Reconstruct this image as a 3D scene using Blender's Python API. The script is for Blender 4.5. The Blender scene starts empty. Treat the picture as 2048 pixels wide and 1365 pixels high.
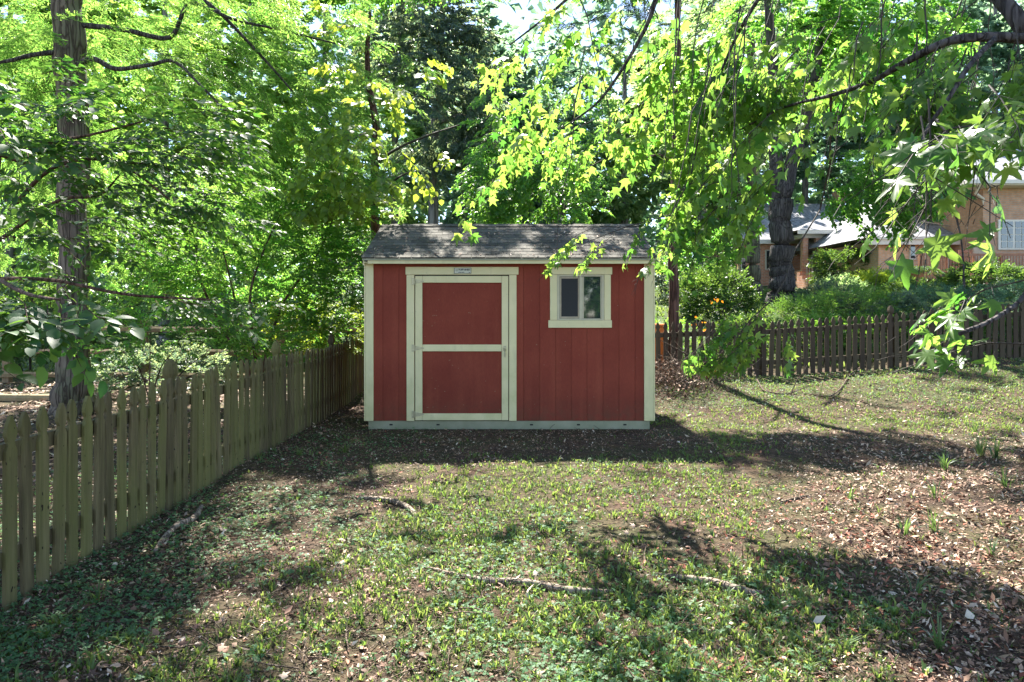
import bpy, math, random
import numpy as np
from mathutils import Vector, Matrix
SEED = 7
rng = np.random.default_rng(SEED); random.seed(SEED)
sc = bpy.context.scene
C = sc.collection
# ------------------------------------------------------------------ camera, sky, sun, exposure
FPX, CX, CY, CAMZ = 1365.0, 1024.0, 616.0, 1.55
cam_data = bpy.data.cameras.new("camera"); cam = bpy.data.objects.new("camera", cam_data); C.objects.link(cam)
cam.location = (0, 0, CAMZ); cam.rotation_euler = (math.radians(90), 0, 0)
cam_data.sensor_width = 36.0; cam_data.lens = 36.0 * FPX / 2048.0
cam_data.shift_y = -(682.5 - CY) / 2048.0
cam_data.clip_start = 0.05; cam_data.clip_end = 600
sc.camera = cam
SUN_DIR = Vector((-0.17, 0.79, 1.0)).normalized()          # from the ground towards the sun
world = bpy.data.worlds.new("World"); sc.world = world; world.use_nodes = True
wn = world.node_tree.nodes; bg = wn["Background"]
skyn = wn.new("ShaderNodeTexSky"); skyn.sky_type = 'NISHITA'; skyn.sun_disc = False
skyn.sun_elevation = math.asin(SUN_DIR.z); skyn.sun_rotation = math.atan2(SUN_DIR.x, SUN_DIR.y)
skyn.air_density = 0.8; skyn.dust_density = 0.0; skyn.ozone_density = 3.0
hs = wn.new('ShaderNodeHueSaturation'); hs.inputs['Saturation'].default_value = 0.82; world.node_tree.links.new(skyn.outputs[0], hs.inputs['Color']); world.node_tree.links.new(hs.outputs[0], bg.inputs[0]); bg.inputs[1].default_value = 0.09
sund = bpy.data.lights.new("sun", 'SUN'); sund.energy = 5.0; sund.angle = math.radians(0.5); sund.color = (1.0, 0.95, 0.86)
sun = bpy.data.objects.new("sun", sund); C.objects.link(sun); sun.rotation_euler = SUN_DIR.to_track_quat('Z', 'Y').to_euler()
sc.view_settings.view_transform = 'Standard'; sc.view_settings.look = 'None'
sc.view_settings.gamma = 1.0; sc.view_settings.use_curve_mapping = False
sc.view_settings.exposure = 2.32
cy = sc.cycles
cy.max_bounces = 7; cy.diffuse_bounces = 3; cy.glossy_bounces = 3; cy.transmission_bounces = 6; cy.transparent_max_bounces = 6
cy.caustics_reflective = False; cy.caustics_refractive = False

def at(px, py, Y): return Vector(((px - CX) / FPX * Y, Y, CAMZ + (CY - py) / FPX * Y))
def proj(P):
    P = np.asarray(P); return CX + P[..., 0] / P[..., 1] * FPX, CY - (P[..., 2] - CAMZ) / P[..., 1] * FPX
def ss(a, b, x):
    t = np.clip((np.asarray(x, float) - a) / (b - a), 0, 1); return t * t * (3 - 2 * t)
def H(x, y):
    x = np.asarray(x, float); y = np.asarray(y, float)
    r = ss(-1, 4, x)
    z = r * (0.30 * ss(9.0, 12.5, y) + 1.15 * ss(12.5, 18, y) + 0.75 * ss(18, 27, y) + 0.5 * ss(27, 36, y))
    z = z + 0.08 * np.clip(x - 5, 0, 5) * ss(7, 12, y) * (1 - ss(14, 20, y))
    z = z + (1 - r) * (0.12 * ss(10.5, 13, y) + 0.5 * ss(24, 40, y))
    near = 1 - ss(15, 25, y)
    return z + near * (0.014 * np.sin(x * 2.3 + 1.1 * y) + 0.011 * np.sin(3.1 * y - 1.7 * x + 2) + 0.006 * np.sin(7.3 * x + 5.1 * y)) * ss(0.2, 1.2, np.maximum(np.abs(x + .03) - 1.6, np.abs(y - 9.9) - 1.1))
def Hf(x, y): return float(H(x, y))

# ------------------------------------------------------------------ object helpers
def tag(o, label=None, cat=None, group=None, kind=None):
    if label: o['label'] = label
    if cat: o['category'] = cat
    if group: o['group'] = group
    if kind: o['kind'] = kind
    return o
def empty(name, loc, label=None, cat=None, group=None, rz=0):
    o = bpy.data.objects.new(name, None); C.objects.link(o); o.location = loc; o.rotation_euler = (0, 0, rz)
    o.empty_display_size = 0.1
    return tag(o, label, cat, group)
def link(name, me, parent=None, world_coords=True):
    o = bpy.data.objects.new(name, me); C.objects.link(o)
    if parent is not None:
        o.parent = parent
        if world_coords:
            o.matrix_parent_inverse = Matrix.Translation(parent.location).inverted()
    return o
def copy_tree(o, parent=None):
    c = o.copy(); C.objects.link(c)
    if parent is not None: c.parent = parent
    for ch in list(o.children):
        if ch.name in C.objects: copy_tree(ch, c)
    return c
def mesh_from(name, V, F, M=None, mats=(), smooth=False):
    """V (n,3), F (m,3) triangles or (m,4) quads"""
    V = np.ascontiguousarray(V, dtype=np.float32); F = np.ascontiguousarray(F, dtype=np.int32)
    me = bpy.data.meshes.new(name)
    k = F.shape[1]
    me.vertices.add(len(V)); me.vertices.foreach_set("co", V.ravel())
    me.loops.add(F.size); me.loops.foreach_set("vertex_index", F.ravel())
    me.polygons.add(len(F)); me.polygons.foreach_set("loop_start", np.arange(0, F.size, k, dtype=np.int32))
    me.polygons.foreach_set("loop_total", np.full(len(F), k, dtype=np.int32))
    for m in mats: me.materials.append(m)
    if M is not None: me.polygons.foreach_set("material_index", np.ascontiguousarray(M, dtype=np.int32))
    if smooth: me.polygons.foreach_set("use_smooth", np.ones(len(F), dtype=bool))
    me.update(calc_edges=True)
    return me
class MB:
    """a small polygon collector for built things: boxes, prisms, tubes; each MB becomes one mesh"""
    def __init__(s): s.V = []; s.F = []; s.M = []
    def add(s, V, F, m=0):
        b = len(s.V); s.V += [tuple(v) for v in V]; s.F += [tuple(i + b for i in f) for f in F]; s.M += [m] * len(F); return s
    def box(s, x0, x1, y0, y1, z0, z1, m=0, bev=0.0):
        V = [(x, y, z) for x in (x0, x1) for y in (y0, y1) for z in (z0, z1)]
        F = [(0, 1, 3, 2), (4, 6, 7, 5), (0, 4, 5, 1), (2, 3, 7, 6), (0, 2, 6, 4), (1, 5, 7, 3)]
        if bev <= 0: return s.add(V, F, m)
        import bmesh
        bm = bmesh.new(); vs = [bm.verts.new(v) for v in V]
        for f in F: bm.faces.new([vs[i] for i in f])
        bmesh.ops.bevel(bm, geom=bm.edges[:], offset=bev, segments=1, affect='EDGES')
        bm.verts.index_update(); s.add([v.co[:] for v in bm.verts], [[v.index for v in f.verts] for f in bm.faces], m); bm.free(); return s
    def quadprism(s, P, n, m=0):
        """P list of points (polygon), n extrusion vector"""
        P = [Vector(p) for p in P]; n = Vector(n); k = len(P)
        V = P + [p + n for p in P]
        F = [tuple(range(k))[::-1], tuple(range(k, 2 * k))] + [(i, (i + 1) % k, k + (i + 1) % k, k + i) for i in range(k)]
        return s.add(V, F, m)
    def bar(s, a, b, r, sides=4, m=0, up=(0, 0, 1)):
        V, F = tube([a, b], [r, r], sides); return s.add(V, F.tolist(), m)
    def tube(s, P, R, sides=8, m=0):
        V, F = tube(P, R, sides); return s.add(V, F.tolist(), m)
    def mesh(s, name, mats, smooth=False):
        me = bpy.data.meshes.new(name); me.from_pydata([tuple(v) for v in s.V], [], s.F)
        for mt in (mats if isinstance(mats, (list, tuple)) else [mats]): me.materials.append(mt)
        me.polygons.foreach_set("material_index", s.M)
        if smooth: me.polygons.foreach_set("use_smooth", [True] * len(s.F))
        me.update(); return me
    def build(s, name, mats, parent=None, smooth=False, world_coords=True):
        return link(name, s.mesh(name, mats, smooth), parent, world_coords)
def tube(P, R, sides=8, rough=0.0, caps=True):
    P = np.array([tuple(p) for p in P], float); n = len(P); V = []
    T = np.gradient(P, axis=0) if n > 1 else np.array([[0, 0, 1.]])
    T /= np.linalg.norm(T, axis=1)[:, None] + 1e-9
    ref = np.array([0, 0, 1.]) if abs(T[0][2]) < .8 else np.array([1., 0, 0])
    a = np.linspace(0, 2 * math.pi, sides, endpoint=False) + math.pi / 4
    for i in range(n):
        u = np.cross(ref, T[i]); u /= np.linalg.norm(u) + 1e-9; w = np.cross(T[i], u)
        rr = R[i] * (1 + rough * rng.uniform(-1, 1, sides))
        V.append(P[i] + np.cos(a)[:, None] * u * rr[:, None] + np.sin(a)[:, None] * w * rr[:, None])
    V = np.concatenate(V + [P[:1], P[-1:]]); F = []
    for i in range(n - 1):
        for j in range(sides):
            k = (j + 1) % sides; A, B, D, E = i * sides + j, i * sides + k, (i + 1) * sides + k, (i + 1) * sides + j
            F += [(A, B, D), (A, D, E)]
    c0, c1 = n * sides, n * sides + 1
    if not caps: V = V[:-2]
    for j in range(sides if caps else 0):
        k = (j + 1) % sides; F += [(c0, k, j), (c1, (n - 1) * sides + j, (n - 1) * sides + k)]
    return V, np.array(F, dtype=np.int64)
class Soup:
    """triangle soup for foliage: big numpy arrays joined to one mesh"""
    def __init__(s): s.V = []; s.F = []; s.M = []; s.n = 0
    def add(s, V, F, m=0):
        V = np.asarray(V); F = np.asarray(F)
        if len(V) == 0: return
        s.V.append(V); s.F.append(F + s.n); s.M.append(np.full(len(F), m)); s.n += len(V)
    def inst(s, tV, tF, T, R, S, m=0):
        """copies of a template: T (n,3), R (n,3,3) columns = axes, S (n,) or (n,3)"""
        n = len(T)
        if n == 0: return
        S = np.asarray(S, float)
        if S.ndim == 1: S = np.repeat(S[:, None], 3, 1)
        V = np.einsum('nij,nkj->nki', R, tV[None] * S[:, None, :]) + T[:, None, :]
        F = tF[None] + (np.arange(n) * len(tV))[:, None, None]
        s.add(V.reshape(-1, 3), F.reshape(-1, 3), m)
    def mesh(s, name, mats, smooth=False):
        return mesh_from(name, np.concatenate(s.V), np.concatenate(s.F), np.concatenate(s.M), mats, smooth)
    def build(s, name, mats, parent=None, smooth=False):
        return link(name, s.mesh(name, mats, smooth), parent)
def frames(a, n):
    """rotation matrices with x axis along a and z axis near n"""
    a = a / (np.linalg.norm(a, axis=-1, keepdims=True) + 1e-9)
    y = np.cross(n, a); y /= np.linalg.norm(y, axis=-1, keepdims=True) + 1e-9
    z = np.cross(a, y)
    return np.stack([a, y, z], axis=-1)

# ------------------------------------------------------------------ materials
def lin(h):
    h = h.lstrip('#'); v = [int(h[i:i + 2], 16) / 255 for i in (0, 2, 4)]
    return tuple((c / 12.92 if c <= .04045 else ((c + .055) / 1.055) ** 2.4) for c in v)
class NT:
    def __init__(s, name):
        s.m = bpy.data.materials.new(name); s.m.use_nodes = True; s.t = s.m.node_tree; s.t.nodes.clear()
        s.out = s.t.nodes.new("ShaderNodeOutputMaterial")
    def n(s, typ, **kw):
        nd = s.t.nodes.new("ShaderNode" + typ)
        for k, v in kw.items():
            if k.startswith('i_'):
                key = k[2:]; key = int(key) if key.isdigit() else key.replace('_', ' ')
                if hasattr(v, 'links') or isinstance(v, bpy.types.NodeSocket): s.t.links.new(v, nd.inputs[key])
                else: nd.inputs[key].default_value = v
            else: setattr(nd, k, v)
        return nd
    def l(s, a, b): s.t.links.new(a, b)
    def ramp(s, fac, stops, interp='LINEAR'):
        r = s.t.nodes.new("ShaderNodeValToRGB"); r.color_ramp.interpolation = interp
        els = r.color_ramp.elements
        while len(els) < len(stops): els.new(0.5)
        for e, (p, c) in zip(els, stops): e.position = p; e.color = (*c, 1) if len(c) == 3 else c
        s.l(fac, r.inputs[0]); return r.outputs[0]
    def mix(s, fac, a, b, mode='MIX'):
        nd = s.t.nodes.new("ShaderNodeMix"); nd.data_type = 'RGBA'; nd.blend_type = mode
        for v, k in ((fac, 0), (a, 6), (b, 7)):
            if isinstance(v, bpy.types.NodeSocket): s.l(v, nd.inputs[k])
            else: nd.inputs[k].default_value = v if k == 0 else (*v, 1)
        return nd.outputs[2]
    def math(s, op, a, b=0.0):
        nd = s.t.nodes.new("ShaderNodeMath"); nd.operation = op
        for v, k in ((a, 0), (b, 1)):
            if isinstance(v, bpy.types.NodeSocket): s.l(v, nd.inputs[k])
            else: nd.inputs[k].default_value = v
        return nd.outputs[0]
    def noise(s, scale, vec=None, detail=4, rough=.55, stretch=None):
        if vec is None: vec = s.pos()
        if stretch:
            mp = s.t.nodes.new("ShaderNodeMapping"); mp.inputs['Scale'].default_value = stretch; s.l(vec, mp.inputs[0]); vec = mp.outputs[0]
        nd = s.t.nodes.new("ShaderNodeTexNoise"); nd.inputs['Scale'].default_value = scale; nd.inputs['Detail'].default_value = detail
        nd.inputs['Roughness'].default_value = rough; s.l(vec, nd.inputs['Vector']); return nd.outputs['Fac']
    def pos(s):
        if not hasattr(s, '_g'): s._g = s.t.nodes.new("ShaderNodeNewGeometry")
        return s._g.outputs['Position']
    def island(s): s.pos(); return s._g.outputs['Random Per Island']
    def objr(s):
        if not hasattr(s, '_o'): s._o = s.t.nodes.new("ShaderNodeObjectInfo")
        return s._o.outputs['Random']
    def rand(s): return s.math('FRACT', s.math('ADD', s.island(), s.math('MULTIPLY', s.objr(), 7.31)))
    def bsdf(s, col, rough=.6, bump=None, bstr=.3, bdist=.01, metal=0.0, spec=.5):
        b = s.t.nodes.new("ShaderNodeBsdfPrincipled")
        if isinstance(col, bpy.types.NodeSocket): s.l(col, b.inputs['Base Color'])
        else: b.inputs['Base Color'].default_value = (*col, 1)
        if isinstance(rough, bpy.types.NodeSocket): s.l(rough, b.inputs['Roughness'])
        else: b.inputs['Roughness'].default_value = rough
        b.inputs['Metallic'].default_value = metal; b.inputs['Specular IOR Level'].default_value = spec
        if bump is not None:
            bp = s.t.nodes.new("ShaderNodeBump"); bp.inputs['Strength'].default_value = bstr; bp.inputs['Distance'].default_value = bdist
            s.l(bump, bp.inputs['Height']); s.l(bp.outputs[0], b.inputs['Normal'])
        return b
    def done(s, b): s.l(b.outputs[0], s.out.inputs[0]); return s.m

def leaf_mat(name, d0, d1, t0, t1, tw=.5, rough=.42, spec=.5):
    k = NT(name); r = k.rand()
    cl = k.noise(1.1, detail=2)
    f = k.math('ADD', k.math('MULTIPLY', r, .65), k.math('MULTIPLY', cl, .45))
    dc = k.ramp(f, [(.15, d0), (.85, d1)]); tc = k.ramp(f, [(.15, t0), (.85, t1)])
    vein = k.noise(60, detail=2)
    dc = k.mix(.25, dc, k.ramp(vein, [(.3, (.02, .05, .01)), (.7, d1)]))
    b = k.bsdf(dc, rough, spec=spec)
    tr = k.t.nodes.new("ShaderNodeBsdfTranslucent"); k.l(tc, tr.inputs[0])
    mx = k.t.nodes.new("ShaderNodeMixShader"); mx.inputs[0].default_value = tw
    k.l(b.outputs[0], mx.inputs[1]); k.l(tr.outputs[0], mx.inputs[2]); k.l(mx.outputs[0], k.out.inputs[0])
    return k.m
def plain(name, col, rough=.6, metal=0.0, var=.15, scale=9, bump=.1, spec=.5):
    k = NT(name); n = k.noise(scale, detail=6)
    dk = tuple(c * (1 - var) for c in col); lt = tuple(min(1, c * (1 + var)) for c in col)
    return k.done(k.bsdf(k.ramp(n, [(.3, dk), (.7, lt)]), rough, bump=n, bstr=bump, bdist=.003, metal=metal, spec=spec))
def bark_mat(name, c0, c1, c2, sc_=9, moss=None):
    k = NT(name); n = k.noise(sc_, detail=8, rough=.65, stretch=(1, 1, .18)); n2 = k.noise(sc_ * .25, detail=3)
    v = k.t.nodes.new("ShaderNodeTexVoronoi"); v.feature = 'DISTANCE_TO_EDGE'; v.inputs['Scale'].default_value = sc_ * 1.6
    mp = k.t.nodes.new("ShaderNodeMapping"); mp.inputs['Scale'].default_value = (1, 1, .07); k.l(k.pos(), mp.inputs[0])
    w = k.t.nodes.new("ShaderNodeMix"); w.data_type = 'VECTOR'; w.inputs[0].default_value = .10
    k.l(mp.outputs[0], w.inputs[4]); nn = k.t.nodes.new("ShaderNodeTexNoise"); nn.inputs['Scale'].default_value = 14; k.l(mp.outputs[0], nn.inputs['Vector']); k.l(nn.outputs['Color'], w.inputs[5])
    k.l(w.outputs[1], v.inputs['Vector'])
    crack = k.ramp(v.outputs[0], [(0.0, (0, 0, 0)), (.14, (1, 1, 1))])
    col = k.ramp(n, [(.3, c0), (.55, c1), (.8, c2)])
    if moss: col = k.mix(k.math('MULTIPLY', k.math('GREATER_THAN', n2, .52), .5), col, moss)
    col = k.mix(crack, tuple(c * .6 for c in c0), col)
    hgt = k.math('ADD', k.math('MULTIPLY', n, .5), crack)
    return k.done(k.bsdf(col, .9, bump=hgt, bstr=.8, bdist=.02, spec=.2))
def fence_mat(name, c0, c1, c2, algae, aw=.6):
    k = NT(name); o = k.objr(); g = k.noise(22, detail=6, rough=.7, stretch=(1, 1, .06)); b = k.noise(3.2, detail=4, stretch=(1, 1, .5))
    col = k.ramp(g, [(.3, c0), (.52, c1), (.75, c2)])
    col = k.mix(k.math('MULTIPLY', k.ramp(k.math('ADD', b, k.math('MULTIPLY', k.math('SUBTRACT', o, .5), .35)), [(.36, (0, 0, 0)), (.62, (1, 1, 1))]), aw), col, algae)
    hv = k.n("HueSaturation"); k.l(k.math('ADD', k.math('MULTIPLY', o, .5), .75), hv.inputs['Value']); k.l(col, hv.inputs['Color'])
    kn = k.noise(42, detail=1, stretch=(1, 1, .5)); col = k.mix(k.ramp(kn, [(.73, (0, 0, 0)), (.77, (1, 1, 1))]), hv.outputs[0], tuple(c * .3 for c in c0))
    return k.done(k.bsdf(col, .85, bump=g, bstr=.45, bdist=.004, spec=.25))
def white_mat(name, col, algae, aw=.35, scale=4):
    k = NT(name); n = k.noise(scale, detail=5); n2 = k.noise(70, detail=2); n3 = k.noise(13, detail=6, stretch=(1, 1, .3))
    sep = k.n("SeparateXYZ", i_0=k.pos()); low = k.ramp(k.math('MULTIPLY', sep.outputs[2], .45), [(.02, (1, 1, 1)), (.55, (.35, .35, .35))])
    f = k.math('MULTIPLY', k.math('MULTIPLY', k.ramp(n, [(.3, (0, 0, 0)), (.7, (1, 1, 1))]), low), aw)
    c = k.mix(f, col, algae)
    c = k.mix(k.math('MULTIPLY', k.ramp(n3, [(.55, (0, 0, 0)), (.8, (1, 1, 1))]), .3), c, tuple(x * .55 for x in col))
    c = k.mix(k.ramp(n2, [(.72, (0, 0, 0)), (.76, (.5, .5, .5))]), c, (.12, .11, .08))
    return k.done(k.bsdf(c, .6, bump=n3, bstr=.15, bdist=.002, spec=.35))
def sep_z(k): return k.n("SeparateXYZ", i_0=k.pos()).outputs[2]
def red_mat(name):
    k = NT(name); n = k.noise(2.2, detail=5); g = k.noise(40, detail=5, stretch=(1, 1, .05)); sp = k.noise(30, detail=1)
    o = k.objr()
    c = k.ramp(n, [(.25, (.22, .040, .026)), (.75, (.29, .062, .038))])
    c = k.mix(k.math('MULTIPLY', g, .25), c, (.17, .034, .02))
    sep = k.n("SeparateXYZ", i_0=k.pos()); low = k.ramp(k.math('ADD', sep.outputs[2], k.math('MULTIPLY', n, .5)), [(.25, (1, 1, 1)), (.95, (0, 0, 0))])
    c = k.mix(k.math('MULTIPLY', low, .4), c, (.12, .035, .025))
    c = k.mix(k.ramp(sp, [(.74, (0, 0, 0)), (.77, (.7, .7, .7))]), c, (.30, .2, .14))
    st = k.noise(7, detail=5, rough=.6, stretch=(1, 1, .10)); c = k.mix(k.math('MULTIPLY', k.ramp(st, [(.5, (0, 0, 0)), (.72, (1, 1, 1))]), .35), c, (.33, .085, .05))
    fine = k.noise(160, detail=3, rough=.7, stretch=(1, 1, .12)); c = k.mix(.45, c, k.ramp(fine, [(.3, (.62, .62, .62)), (.7, (1.3, 1.3, 1.3))]), 'MULTIPLY')
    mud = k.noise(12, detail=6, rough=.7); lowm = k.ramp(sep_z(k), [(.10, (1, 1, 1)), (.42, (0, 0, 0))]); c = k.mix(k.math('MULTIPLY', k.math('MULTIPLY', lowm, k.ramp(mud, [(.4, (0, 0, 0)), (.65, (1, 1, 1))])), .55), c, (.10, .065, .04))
    hv = k.n("HueSaturation"); k.l(k.math('ADD', k.math('MULTIPLY', o, .16), .92), hv.inputs['Value']); k.l(c, hv.inputs['Color'])
    return k.done(k.bsdf(hv.outputs[0], .65, bump=g, bstr=.25, bdist=.002, spec=.15))
def shingle_mat(name, a, b, c_, scale=260):
    k = NT(name); n = k.noise(scale, detail=2); o = k.rand(); m = k.noise(5, detail=4)
    c = k.ramp(o, [(0, a), (.5, b), (1, c_)])
    c = k.mix(k.math('MULTIPLY', k.ramp(m, [(.4, (0, 0, 0)), (.7, (1, 1, 1))]), .45), c, tuple(x * 1.9 for x in a))
    c = k.mix(.7, c, k.ramp(n, [(.3, (.25, .25, .25)), (.7, (1.6, 1.6, 1.6))]), 'MULTIPLY')
    return k.done(k.bsdf(c, .92, bump=n, bstr=.5, bdist=.003, spec=.2))
def brick_mat(name, c1, c2, mortar, s=1.0, bw=.22, bh=.075):
    k = NT(name); t = k.n("TexCoord"); sep = k.n("SeparateXYZ", i_0=k.pos()); cmb = k.n("CombineXYZ")
    k.l(k.math('ADD', sep.outputs[0], sep.outputs[1]), cmb.inputs[0]); k.l(sep.outputs[2], cmb.inputs[1])
    b = k.n("TexBrick"); k.l(cmb.outputs[0], b.inputs['Vector'])
    b.inputs['Scale'].default_value = 1.0; b.inputs['Brick Width'].default_value = bw; b.inputs['Row Height'].default_value = bh
    b.inputs['Mortar Size'].default_value = .014; b.inputs['Mortar Smooth'].default_value = .2
    b.inputs['Color1'].default_value = (*c1, 1); b.inputs['Color2'].default_value = (*c2, 1); b.inputs['Mortar'].default_value = (*mortar, 1)
    n = k.noise(6, detail=5); c = k.mix(.5, b.outputs[0], k.ramp(n, [(.3, (.6, .6, .6)), (.7, (1.25, 1.25, 1.25))]), 'MULTIPLY')
    return k.done(k.bsdf(c, .85, bump=b.outputs['Fac'], bstr=-.4, bdist=.01, spec=.2))
def glass_mat(name, tint=(.02, .03, .035)):
    k = NT(name); b = k.bsdf(tint, .04, spec=.9); b.inputs['Coat Weight'].default_value = .6; b.inputs['Coat Roughness'].default_value = .03
    return k.done(b)

M = {}
M['gum'] = leaf_mat('sweetgum_leaf', (.020, .065, .014), (.075, .17, .028), (.07, .28, .03), (.41, .59, .09), .57, .38, .55)
M['oak'] = leaf_mat('willow_oak_leaf', (.035, .085, .02), (.08, .16, .03), (.14, .42, .06), (.46, .66, .13), .6, .4)
M['dog'] = leaf_mat('dogwood_leaf', (.018, .06, .022), (.05, .12, .035), (.07, .26, .03), (.30, .50, .06), .46, .5, .4)
M['lime'] = leaf_mat('redbud_leaf', (.06, .13, .02), (.11, .2, .03), (.36, .54, .03), (.60, .70, .08), .55, .4)
M['under'] = leaf_mat('understory_leaf', (.03, .09, .022), (.07, .18, .04), (.11, .42, .05), (.40, .66, .09), .57, .38, .55)
M['dark'] = leaf_mat('evergreen_leaf', (.025, .055, .062), (.06, .10, .09), (.10, .22, .15), (.40, .48, .18), .5, .4)
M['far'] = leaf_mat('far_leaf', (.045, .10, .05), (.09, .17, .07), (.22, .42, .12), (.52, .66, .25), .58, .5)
M['farb'] = leaf_mat('far_hazed_leaf', (.045, .09, .065), (.08, .15, .10), (.16, .32, .18), (.38, .54, .3), .56, .45)  # blue distance haze is mixed into these leaf colours
M['shrub'] = leaf_mat('shrub_leaf', (.02, .06, .02), (.05, .12, .035), (.08, .2, .03), (.25, .38, .05), .4, .4)
M['fern'] = leaf_mat('bright_shrub_leaf', (.05, .14, .03), (.09, .22, .05), (.16, .4, .04), (.35, .55, .06), .45, .5)
M['chart'] = leaf_mat('chartreuse_leaf', (.12, .22, .02), (.2, .3, .04), (.35, .5, .03), (.55, .65, .06), .45, .5)
M['blueg'] = leaf_mat('bluegreen_leaf', (.04, .11, .07), (.08, .18, .11), (.1, .25, .12), (.2, .4, .2), .4, .5)
M['plume'] = leaf_mat('pale_grass_blade', (.4, .4, .32), (.6, .58, .48), (.4, .4, .25), (.6, .6, .4), .3, .5)
M['grass'] = leaf_mat('grass_blade', (.04, .09, .022), (.12, .19, .055), (.16, .32, .04), (.44, .52, .12), .42, .4, .5)
M['lirio'] = leaf_mat('liriope_blade', (.03, .07, .03), (.08, .13, .06), (.1, .2, .04), (.25, .36, .08), .4, .35, .6)
M['clover'] = leaf_mat('clover_leaf', (.04, .12, .05), (.11, .22, .10), (.12, .34, .08), (.32, .5, .14), .4, .6, .35)
M['orange'] = leaf_mat('orange_leaf', (.4, .08, .01), (.6, .2, .02), (.6, .15, .01), (.8, .3, .02), .5, .5)
M['litter'] = (lambda k: k.done(k.bsdf(k.ramp(k.rand(), [(0, (.06, .035, .025)), (.3, (.17, .09, .06)), (.55, (.28, .155, .10)), (.8, (.42, .29, .20)), (1, (.66, .55, .44))]), .7, spec=.35)))(NT('dry_leaf'))
M['redlit'] = (lambda k: k.done(k.bsdf(k.ramp(k.rand(), [(0, (.12, .03, .02)), (.5, (.3, .09, .05)), (1, (.45, .2, .12))]), .7, spec=.35)))(NT('red_brown_dry_leaf'))
M['twig'] = bark_mat('twig_bark', (.10, .07, .05), (.2, .15, .11), (.32, .26, .2), 30)
M['twigd'] = plain('dark_twig_bark', (.045, .035, .028), .85, var=.3, scale=20, bump=.3)
M['bark1'] = bark_mat('oak_bark', (.09, .068, .052), (.17, .135, .105), (.27, .225, .175), 9, moss=(.13, .14, .08))
M['bark2'] = bark_mat('dark_bark', (.05, .043, .042), (.10, .088, .085), (.17, .15, .14), 13)
M['barkg'] = bark_mat('grey_bark', (.12, .115, .11), (.2, .19, .18), (.3, .29, .27), 5)
M['barkr'] = bark_mat('reddish_bark', (.07, .04, .03), (.14, .08, .06), (.2, .13, .1), 10)
M['root'] = bark_mat('weathered_root', (.16, .12, .09), (.3, .24, .19), (.42, .35, .29), 16)
M['fenceL'] = fence_mat('mossy_picket_wood', (.060, .045, .024), (.135, .108, .056), (.22, .18, .095), (.125, .128, .038), .6)
M['fenceR'] = fence_mat('brown_picket_wood', (.05, .036, .024), (.078, .056, .037), (.115, .084, .056), (.065, .06, .03), .35)
M['rail'] = fence_mat('split_rail_wood', (.14, .1, .065), (.24, .17, .11), (.34, .25, .17), (.2, .18, .08), .4)
M['white'] = white_mat('cream_trim_paint', (.80, .71, .43), (.44, .45, .17), .6)
M['sash'] = plain('window_vinyl', (.55, .50, .36), .5, var=.08)
M['plinth'] = white_mat('grey_green_base_paint', (.36, .35, .25), (.18, .21, .12), .7)
M['red'] = red_mat('barn_red_siding')
M['shingle'] = shingle_mat('shed_shingle', (.056, .052, .043), (.086, .08, .067), (.125, .116, .1))
M['hshingle'] = shingle_mat('house_shingle', (.22, .22, .24), (.30, .30, .32), (.38, .37, .38), 8)
M['metal'] = plain('galvanised_metal', (.50, .45, .30), .45, metal=.5, var=.2, scale=30)
M['black'] = plain('black_gap', (.012, .012, .012), .8)
M['glass'] = glass_mat('dark_glass')
M['screen'] = plain('insect_screen', (.022, .023, .026), .75, var=.1, scale=120, bump=.3)
M['brickr'] = brick_mat('red_brick', (.58, .22, .13), (.68, .32, .19), (.55, .42, .34))
M['bricko'] = brick_mat('orange_brick', (.68, .36, .20), (.75, .45, .27), (.6, .48, .36))
M['brickd'] = brick_mat('brown_brick', (.48, .26, .16), (.56, .33, .21), (.42, .32, .25))
M['hwhite'] = plain('house_trim_paint', (.66, .62, .54), .5, var=.05)
M['deck'] = plain('stained_deck_wood', (.30, .13, .07), .6, var=.25, scale=14, bump=.2)
M['acu'] = plain('grey_blue_cabinet', (.05, .065, .08), .5)
M['pot'] = plain('terracotta', (.42, .16, .09), .8)
M['tan'] = plain('tan_fabric', (.42, .35, .26), .8)
M['dgrey'] = plain('dark_grey_cabinet', (.03, .035, .04), .6)
M['ink'] = plain('sign_ink', (.02, .02, .025), .6)
M['plate'] = plain('sign_plate', (.62, .62, .52), .5, var=.06)
M['orangep'] = plain('orange_plastic', (.75, .20, .02), .45)
M['ball'] = plain('seed_ball', (.03, .02, .015), .9, var=.4, scale=80, bump=.8)
M['mortar'] = plain('concrete', (.4, .38, .34), .9)

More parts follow.
